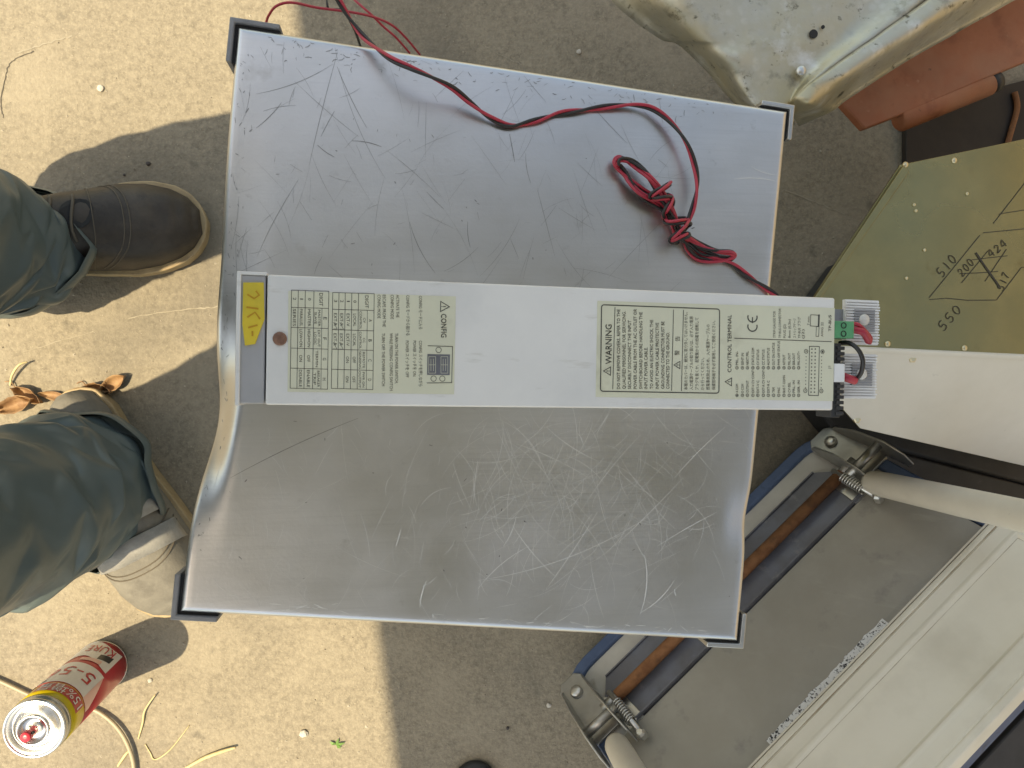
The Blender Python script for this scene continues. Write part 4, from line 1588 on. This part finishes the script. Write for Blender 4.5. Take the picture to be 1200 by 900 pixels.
tm = MB()
vL, fL, hemL = leg_cloth([(-.462, .150, .075, .088, .076), (-.474, .152, .12, .086, .080), (-.486, .158, .18, .086, .092), (-.500, .162, .28, .090, .096), (-.502, .162, .42, .090, .094), (-.495, .155, .60, .092, .094), (-.47, .125, .88, .10, .098)], 1.7, .030)
vR, fR, hemR = leg_cloth([(-.398, -.136, .060, .100, .094), (-.405, -.138, .11, .098, .094), (-.425, -.150, .18, .097, .096), (-.455, -.158, .28, .096, .098), (-.47, -.16, .42, .094, .096), (-.47, -.15, .60, .095, .096), (-.45, -.11, .88, .10, .098)], 6.1, .034)
tm.add(vL, fL)
tm.add(vR, fR)
hv, hf = [], []
HS = 32
hr_ = [(.82, .02, .03), (.825, .10, .19), (.88, .115, .205), (.96, .115, .19), (1.04, .105, .17), (1.05, .02, .03)]
for z, rx, ry in hr_:
    for k in range(HS):
        an = 2 * math.pi * k / HS
        hv.append(V(-.44 + rx * math.cos(an), .005 + ry * math.sin(an), z))
for i in range(len(hr_) - 1):
    for k in range(HS):
        hf.append((i * HS + k, i * HS + (k + 1) % HS, (i + 1) * HS + (k + 1) % HS, (i + 1) * HS + k))
tm.add(hv, hf)
tr_o = obj('trousers', tm.v, tm.f, M['cloth'], person, smooth=True, solid=.0016)
# the turned hems: a doubled band of cloth and a pale edge with sunlight painted in
for hem in (hemL, hemR):
    n_ = len(hem)
    ctr = sum(hem, V(0, 0, 0)) / n_
    bv = []
    for (h, g_) in ((-.0004, .0006), (.001, .0030), (.009, .0042), (.018, .0034), (.0215, .0012)):
        for p in hem:
            o_ = V(p.x - ctr.x, p.y - ctr.y, 0).normalized()
            bv.append(p + o_ * g_ + V(0, 0, h))
    bf = [(i * n_ + k, i * n_ + (k + 1) % n_, (i + 1) * n_ + (k + 1) % n_, (i + 1) * n_ + k) for i in range(4) for k in range(n_)]
    obj('hem_band', bv, bf, M['cloth'], tr_o, smooth=True)
    MB().tube(hem + hem[:1], .0012, 6, caps=False).build('sunlit_edge', M['worn'], tr_o, smooth=True)

# ------------------------------------------------------------------ the spray can
CAN_H = .19
ct = P(36.8, 857.5, CAN_H)
can = thing('spray_can', 'red, white and yellow spray can with red nozzle standing on the floor at lower left', 'spray can', (ct.x, ct.y, 0))
cr_ = .0322
cz = V(ct.x, ct.y, 0)


def band(z0, z1, mat, name, dr=0):
    return MB().lathe(cz, [(cr_ + dr, z0), (cr_ + dr, z1)], 64).build(name, mat, can, smooth=True, angle=40)


MB().lathe(cz, [(cr_ - .003, 0), (cr_ + .0006, .0015), (cr_ + .0006, .004), (cr_ - .0002, .005)], 64).build('base_rim', M['can_metal'], can, smooth=True, angle=40)
band(.0045, .138, M['can_red'], 'can_body')
band(.138, .172, M['can_yellow'], 'yellow_band', .00005)
MB().lathe(cz, [(cr_, .172), (cr_ - .001, .1745), (cr_ - .0030, .1775), (cr_ - .0026, .1790), (cr_ - .0006, .1805), (cr_ - .0004, .1830), (cr_ - .0016, .1850), (cr_ - .0036, .1845), (cr_ - .0050, .1800), (cr_ - .0066, .1770), (cr_ - .0090, .1775),
                (cr_ - .0125, .1822), (cr_ - .0150, .1850), (cr_ - .0155, .1878), (cr_ - .0172, .1888), (cr_ - .0186, .1870), (cr_ - .0192, .1815), (.0045, .1805), (.0045, .1840), (.002, .1842)], 64).build('dome', M['can_metal'], can, smooth=True, angle=60)
nzl = MB().lathe(cz, [(.0040, .1830), (.0040, .1905), (.0052, .1910), (.0052, .2030), (.0046, .2040), (.001, .2040)], 20).build('nozzle', M['nozzle'], can, smooth=True, angle=40)
MB().tube([cz + V(.004, .002, .199), cz + V(.0066, .0035, .199)], .0016, 8).build('nozzle_hole', M['gap'], nzl)


def wrap(pts, z0, lift=.00035):
    """(angle in degrees, height) -> the can's wall"""
    return [cz + V((cr_ + lift) * math.cos(R(a)), (cr_ + lift) * math.sin(R(a)), z) for a, z in pts]


def patch(a0, a1, z0f, z1f, mat, name, lift=.0003, n=24, parent=None):
    vs = []
    for k in range(n + 1):
        a = a0 + (a1 - a0) * k / n
        vs += wrap([(a, z0f(k / n)), (a, z1f(k / n))], 0, lift)
    return MB().add(vs, [(2 * k, 2 * k + 2, 2 * k + 3, 2 * k + 1) for k in range(n)]).build(name, mat, parent or can, smooth=True)


def can_text(txt, a0, a1, z, cap, mat, name, lift=.0007):
    vs_, fs_, x0, x1, y0, y1 = text_mesh(txt)
    pts = [cz + V((cr_ + lift) * math.cos(R(a0 + (a1 - a0) * (v.x - x0) / (x1 - x0))), (cr_ + lift) * math.sin(R(a0 + (a1 - a0) * (v.x - x0) / (x1 - x0))), z + cap * v.y / .72) for v in vs_]
    return MB().add(pts, fs_).build(name, mat, can)


patch(20, 165, lambda t: .076 + .018 * (1 - t) * 0 + .003 * math.sin(t * 6), lambda t: .136, M['can_white'], 'white_panel')
patch(-8, 22, lambda t: .128 - .052 * t, lambda t: .137, M['can_pink'], 'pale_flash', .0004)
patch(100, 168, lambda t: .118, lambda t: .137, M['can_white'], 'small_panel', .0005)
patch(25, 160, lambda t: .012 + .006 * math.sin(t * 9), lambda t: .062 + .008 * math.sin(t * 7 + 1), M['can_white'], 'lower_panel')
patch(35, 62, lambda t: .034 + .01 * t, lambda t: .050 + .008 * t, M['can_black'], 'dark_flash', .0005)
patch(48, 90, lambda t: .058 + .004 * t, lambda t: .068 + .002 * t, M['can_pink'], 'pink_stripe', .0006)
can_text('15%増量', 12, 108, .1435, .0150, M['can_white'], 'printed_offer', .0009)
patch(8, 112, lambda t: .1400, lambda t: .1610, M['can_red'], 'offer_strip', .0004)
can_text('5-56', 32, 128, .092, .026, M['can_red'], 'printed_number')
can_text('無香性', 108, 160, .122, .013, M['can_black'], 'printed_note', .0009)
can_text('KURE', 40, 100, .020, .020, M['can_red'], 'printed_name', .0009)

# ------------------------------------------------------------------ hose, leaves, straw and grit on the floor
hp = [(-40, 782, .005), (0, 798, .005), (30, 812, .005), (62, 826, .005), (104, 830, .005), (124, 840, .006), (140, 856, .007), (151, 876, .007), (157, 900, .006), (157, 940, .006)]
ho = MB().tube(spline([P(*p) for p in hp], 10), .0026, 12).build('tan_hose', M['hose'], None, smooth=True)
tag(ho, 'thin tan hose curving over the floor beneath the spray can', 'hose')


def leaf(c, an, L, W_, curl, label, seed, lift=.004):
    rows_, cols = 9, 6
    vs, fs = [], []
    ex, ey = V(math.cos(an), math.sin(an), 0), V(-math.sin(an), math.cos(an), 0)
    for i in range(rows_ + 1):
        t = i / rows_
        w = W_ * math.sin(math.pi * min(1, t * .96 + .03)) ** .8 * (1 + .25 * nz(t * 5, seed))
        for k in range(cols + 1):
            s = k / cols * 2 - 1
            vs.append(c + ex * L * (t - .5) + ey * w * s * (1 - .3 * curl * abs(s)) + V(0, 0, lift + curl * W_ * s * s + .3 * curl * L * (t - .5) ** 2 + .004 * nz(t * 6, s * 3, seed)))
    zmin = min(v.z for v in vs)
    for v in vs:
        v.z += .0008 - zmin
    for i in range(rows_):
        for k in range(cols):
            fs.append((i * (cols + 1) + k, i * (cols + 1) + k + 1, (i + 1) * (cols + 1) + k + 1, (i + 1) * (cols + 1) + k))
    lt_ = thing('dry_leaf', label, 'leaf', c, 'dry leaves by the boots')
    obj('blade', vs, fs, M['leaf'], lt_, smooth=True, solid=.0004)
    e0 = c - ex * L * .5
    MB().tube(spline([e0 + V(0, 0, .003), e0 - ex * L * .18 + ey * .004 + V(0, 0, .004), e0 - ex * L * .36 + V(0, 0, .0015)], 4), .0007, 6).build('stem', M['leaf'], lt_, smooth=True)


leaf(P(22, 474, 0), R(20), .046, .015, .9, 'large curled brown leaf at the left edge between the boots', 3)
leaf(P(36, 463, 0), R(-30), .040, .012, 1.0, 'small dark leaf on top of the large curled leaf', 8, .012)
leaf(P(136, 449, 0), R(35), .034, .013, .9, 'curled orange brown leaf tip nearest the cabinet between the boots', 12)
leaf(P(118, 456, 0), R(-15), .034, .011, 1.1, 'thin brown leaf beside the orange leaf tip', 17)
leaf(P(98, 458, 0), R(185), .030, .008, 1.2, 'narrow withered leaf midway along the trail of leaves', 23)
leaf(P(66, 464, 0), R(170), .040, .007, .6, 'long dark leaf sliver beside the large curled leaf', 29)


def straw(pts, r, label, mat='straw', group='dry straw on the floor'):
    o = MB().tube(spline([P(u, v, z) for u, v, z in pts], 6), [r * (.5 + .5 * math.sin(math.pi * min(1, .12 + .85 * k / (6 * (len(pts) - 1))))) for k in range(6 * (len(pts) - 1) + 1)], 6).build('straw_blade', M[mat], None, smooth=True)
    return tag(o, label, 'straw', group)


straw([(12, 452, .002), (14, 440, .008), (22, 428, .012), (32, 424, .010)], .0016, 'bent straw standing out of the large curled leaf')
straw([(162, 866, .001), (167, 848, .002), (170, 832, .004), (182, 814, .006)], .0014, 'pale bent straw between the hose and the can shadow')
straw([(138, 898, .001), (146, 886, .001), (151, 880, .001)], .0020, 'short white straw stub beside the hose end')
straw([(170, 872, .001), (176, 882, .001), (182, 890, .001), (200, 878, .001), (222, 850, .001)], .0010, 'thin tan straw trailing up from the lower edge')
straw([(218, 900, .001), (240, 888, .002), (262, 880, .004), (276, 876, .005)], .0026, 'broad yellow straw blade at the lower edge')
sp_ = thing('green_sprout', 'small green sprout on the floor at the bottom edge', 'plant', P(394, 872, 0))
for an, L in ((.2, .012), (2.6, .010), (1.2, .009), (-.6, .008)):
    c = P(394, 872, 0)
    q = c + V(math.cos(an), math.sin(an), 0) * L
    MB().strip([c + V(0, 0, .0005), c.lerp(q, .5) + V(0, 0, .004), q + V(0, 0, .003)], [.001, .004, .0006], (0, 0, 1)).build('leaflet', M['green_leaf'], sp_, solid=.0003)
for (u, v, r, m_, lab) in ((118, 104, .0045, 'pebble', 'small grey pebble on the sunlit floor upper left'), (356, 859, .0055, 'pebble', 'pale stone chip on the sunlit floor near the bottom'), (176, 797, .0030, 'pebble', 'small white stone chip beside the can shadow'),
                           (174, 192, .0028, 'dark_pebble', 'black speck in the shadow above the upper boot'), (146, 205, .0016, 'dark_pebble', 'tiny dark speck just above the upper boot'), (678, 61, .0035, 'pebble', 'pale crumb on the shaded floor above the cabinet'),
                           (595, 853, .0025, 'dark_pebble', 'dark crumb on the shaded floor below the cabinet'), (643, 826, .0035, 'pebble', 'white crumb beside the blue table edge')):
    c = P(u, v, 0)
    bm = bmesh.new()
    bmesh.ops.create_icosphere(bm, subdivisions=2, radius=r)
    for w in bm.verts:
        w.co *= 1 + .35 * nz(w.co.x * 300 + u, w.co.y * 300, w.co.z * 300)
        w.co.z = w.co.z * .55
        w.co += c + V(0, 0, r * .35)
    me = bpy.data.meshes.new('pebble')
    bm.to_mesh(me)
    bm.free()
    me.materials.append(M[m_])
    o = bpy.data.objects.new('pebble', me)
    col.objects.link(o)
    tag(o, lab, 'pebble', 'crumbs on the floor')
dc = thing('round_lid', 'dark round lid on the floor just entering at the bottom edge', 'lid', P(556, 912, 0))
q = P(556, 916, 0)
MB().lathe(q, [(.030, 0), (.031, .004), (.029, .010), (.022, .012), (.004, .012)], 40).build('cap', M['dark'], dc, smooth=True, angle=40)
MB().lathe(q, [(.012, .0118), (.012, .014), (.010, .0155)], 24).build('knob', M['dark'], dc, smooth=True, angle=40)
fm = MB()
for pts, w in (([(150, 373), (190, 366), (225, 362), (258, 360)], .0022), ([(28, 412), (70, 400), (110, 388)], .0014), ([(920, 223), (955, 236), (990, 251)], .0022), ([(20, 62), (55, 50), (85, 42)], .0022), ([(566, 52), (590, 66), (612, 76)], .0012)):
    ps = spline([P(u, v, .0006) for u, v in pts], 8)
    fm.strip([p + V(rnd.gauss(0, .0006), rnd.gauss(0, .0006), 0) for p in ps], [w * rnd.uniform(.3, 1) for _ in ps], (0, 0, 1))
o = fm.build('floor_scrapes', M['floor_mark'], g)
o['kind'] = 'stuff'
ck = MB()
ps = spline([P(u, v, .0006) for u, v in ((4, 138), (1, 120), (6, 92), (14, 72), (40, 60))], 10)
ck.strip([p + V(rnd.gauss(0, .0004), rnd.gauss(0, .0004), 0) for p in ps], [rnd.uniform(.0005, .0016) for _ in ps], (0, 0, 1))
ck.build('crack', M['crack'], g)

# loose grit swept over the concrete, too fine to count
gm = MB()
for k in range(1500):
    if k % 3:
        u, v = rnd.uniform(-20, 470), rnd.uniform(-20, 920)
    else:
        u, v = rnd.uniform(300, 1000), rnd.choice((rnd.uniform(-20, 120), rnd.uniform(730, 920), rnd.uniform(150, 420)))
    c = P(u, v, 0)
    r = min(.0022, abs(rnd.gauss(0, .0007)) + .0003)
    a = rnd.uniform(0, 3)
    e1, e2 = V(math.cos(a), math.sin(a), 0) * r * rnd.uniform(.8, 1.6), V(-math.sin(a), math.cos(a), 0) * r
    gm.add([c + e1, c + e2, c - e1, c - e2, c + V(0, 0, r * .9)], [(0, 1, 4), (1, 2, 4), (2, 3, 4), (3, 0, 4), (3, 2, 1, 0)])
o = gm.build('grit', M['grit'], None)
o['kind'] = 'stuff'
o['label'] = 'fine loose grit scattered over the concrete floor'
o['category'] = 'grit'
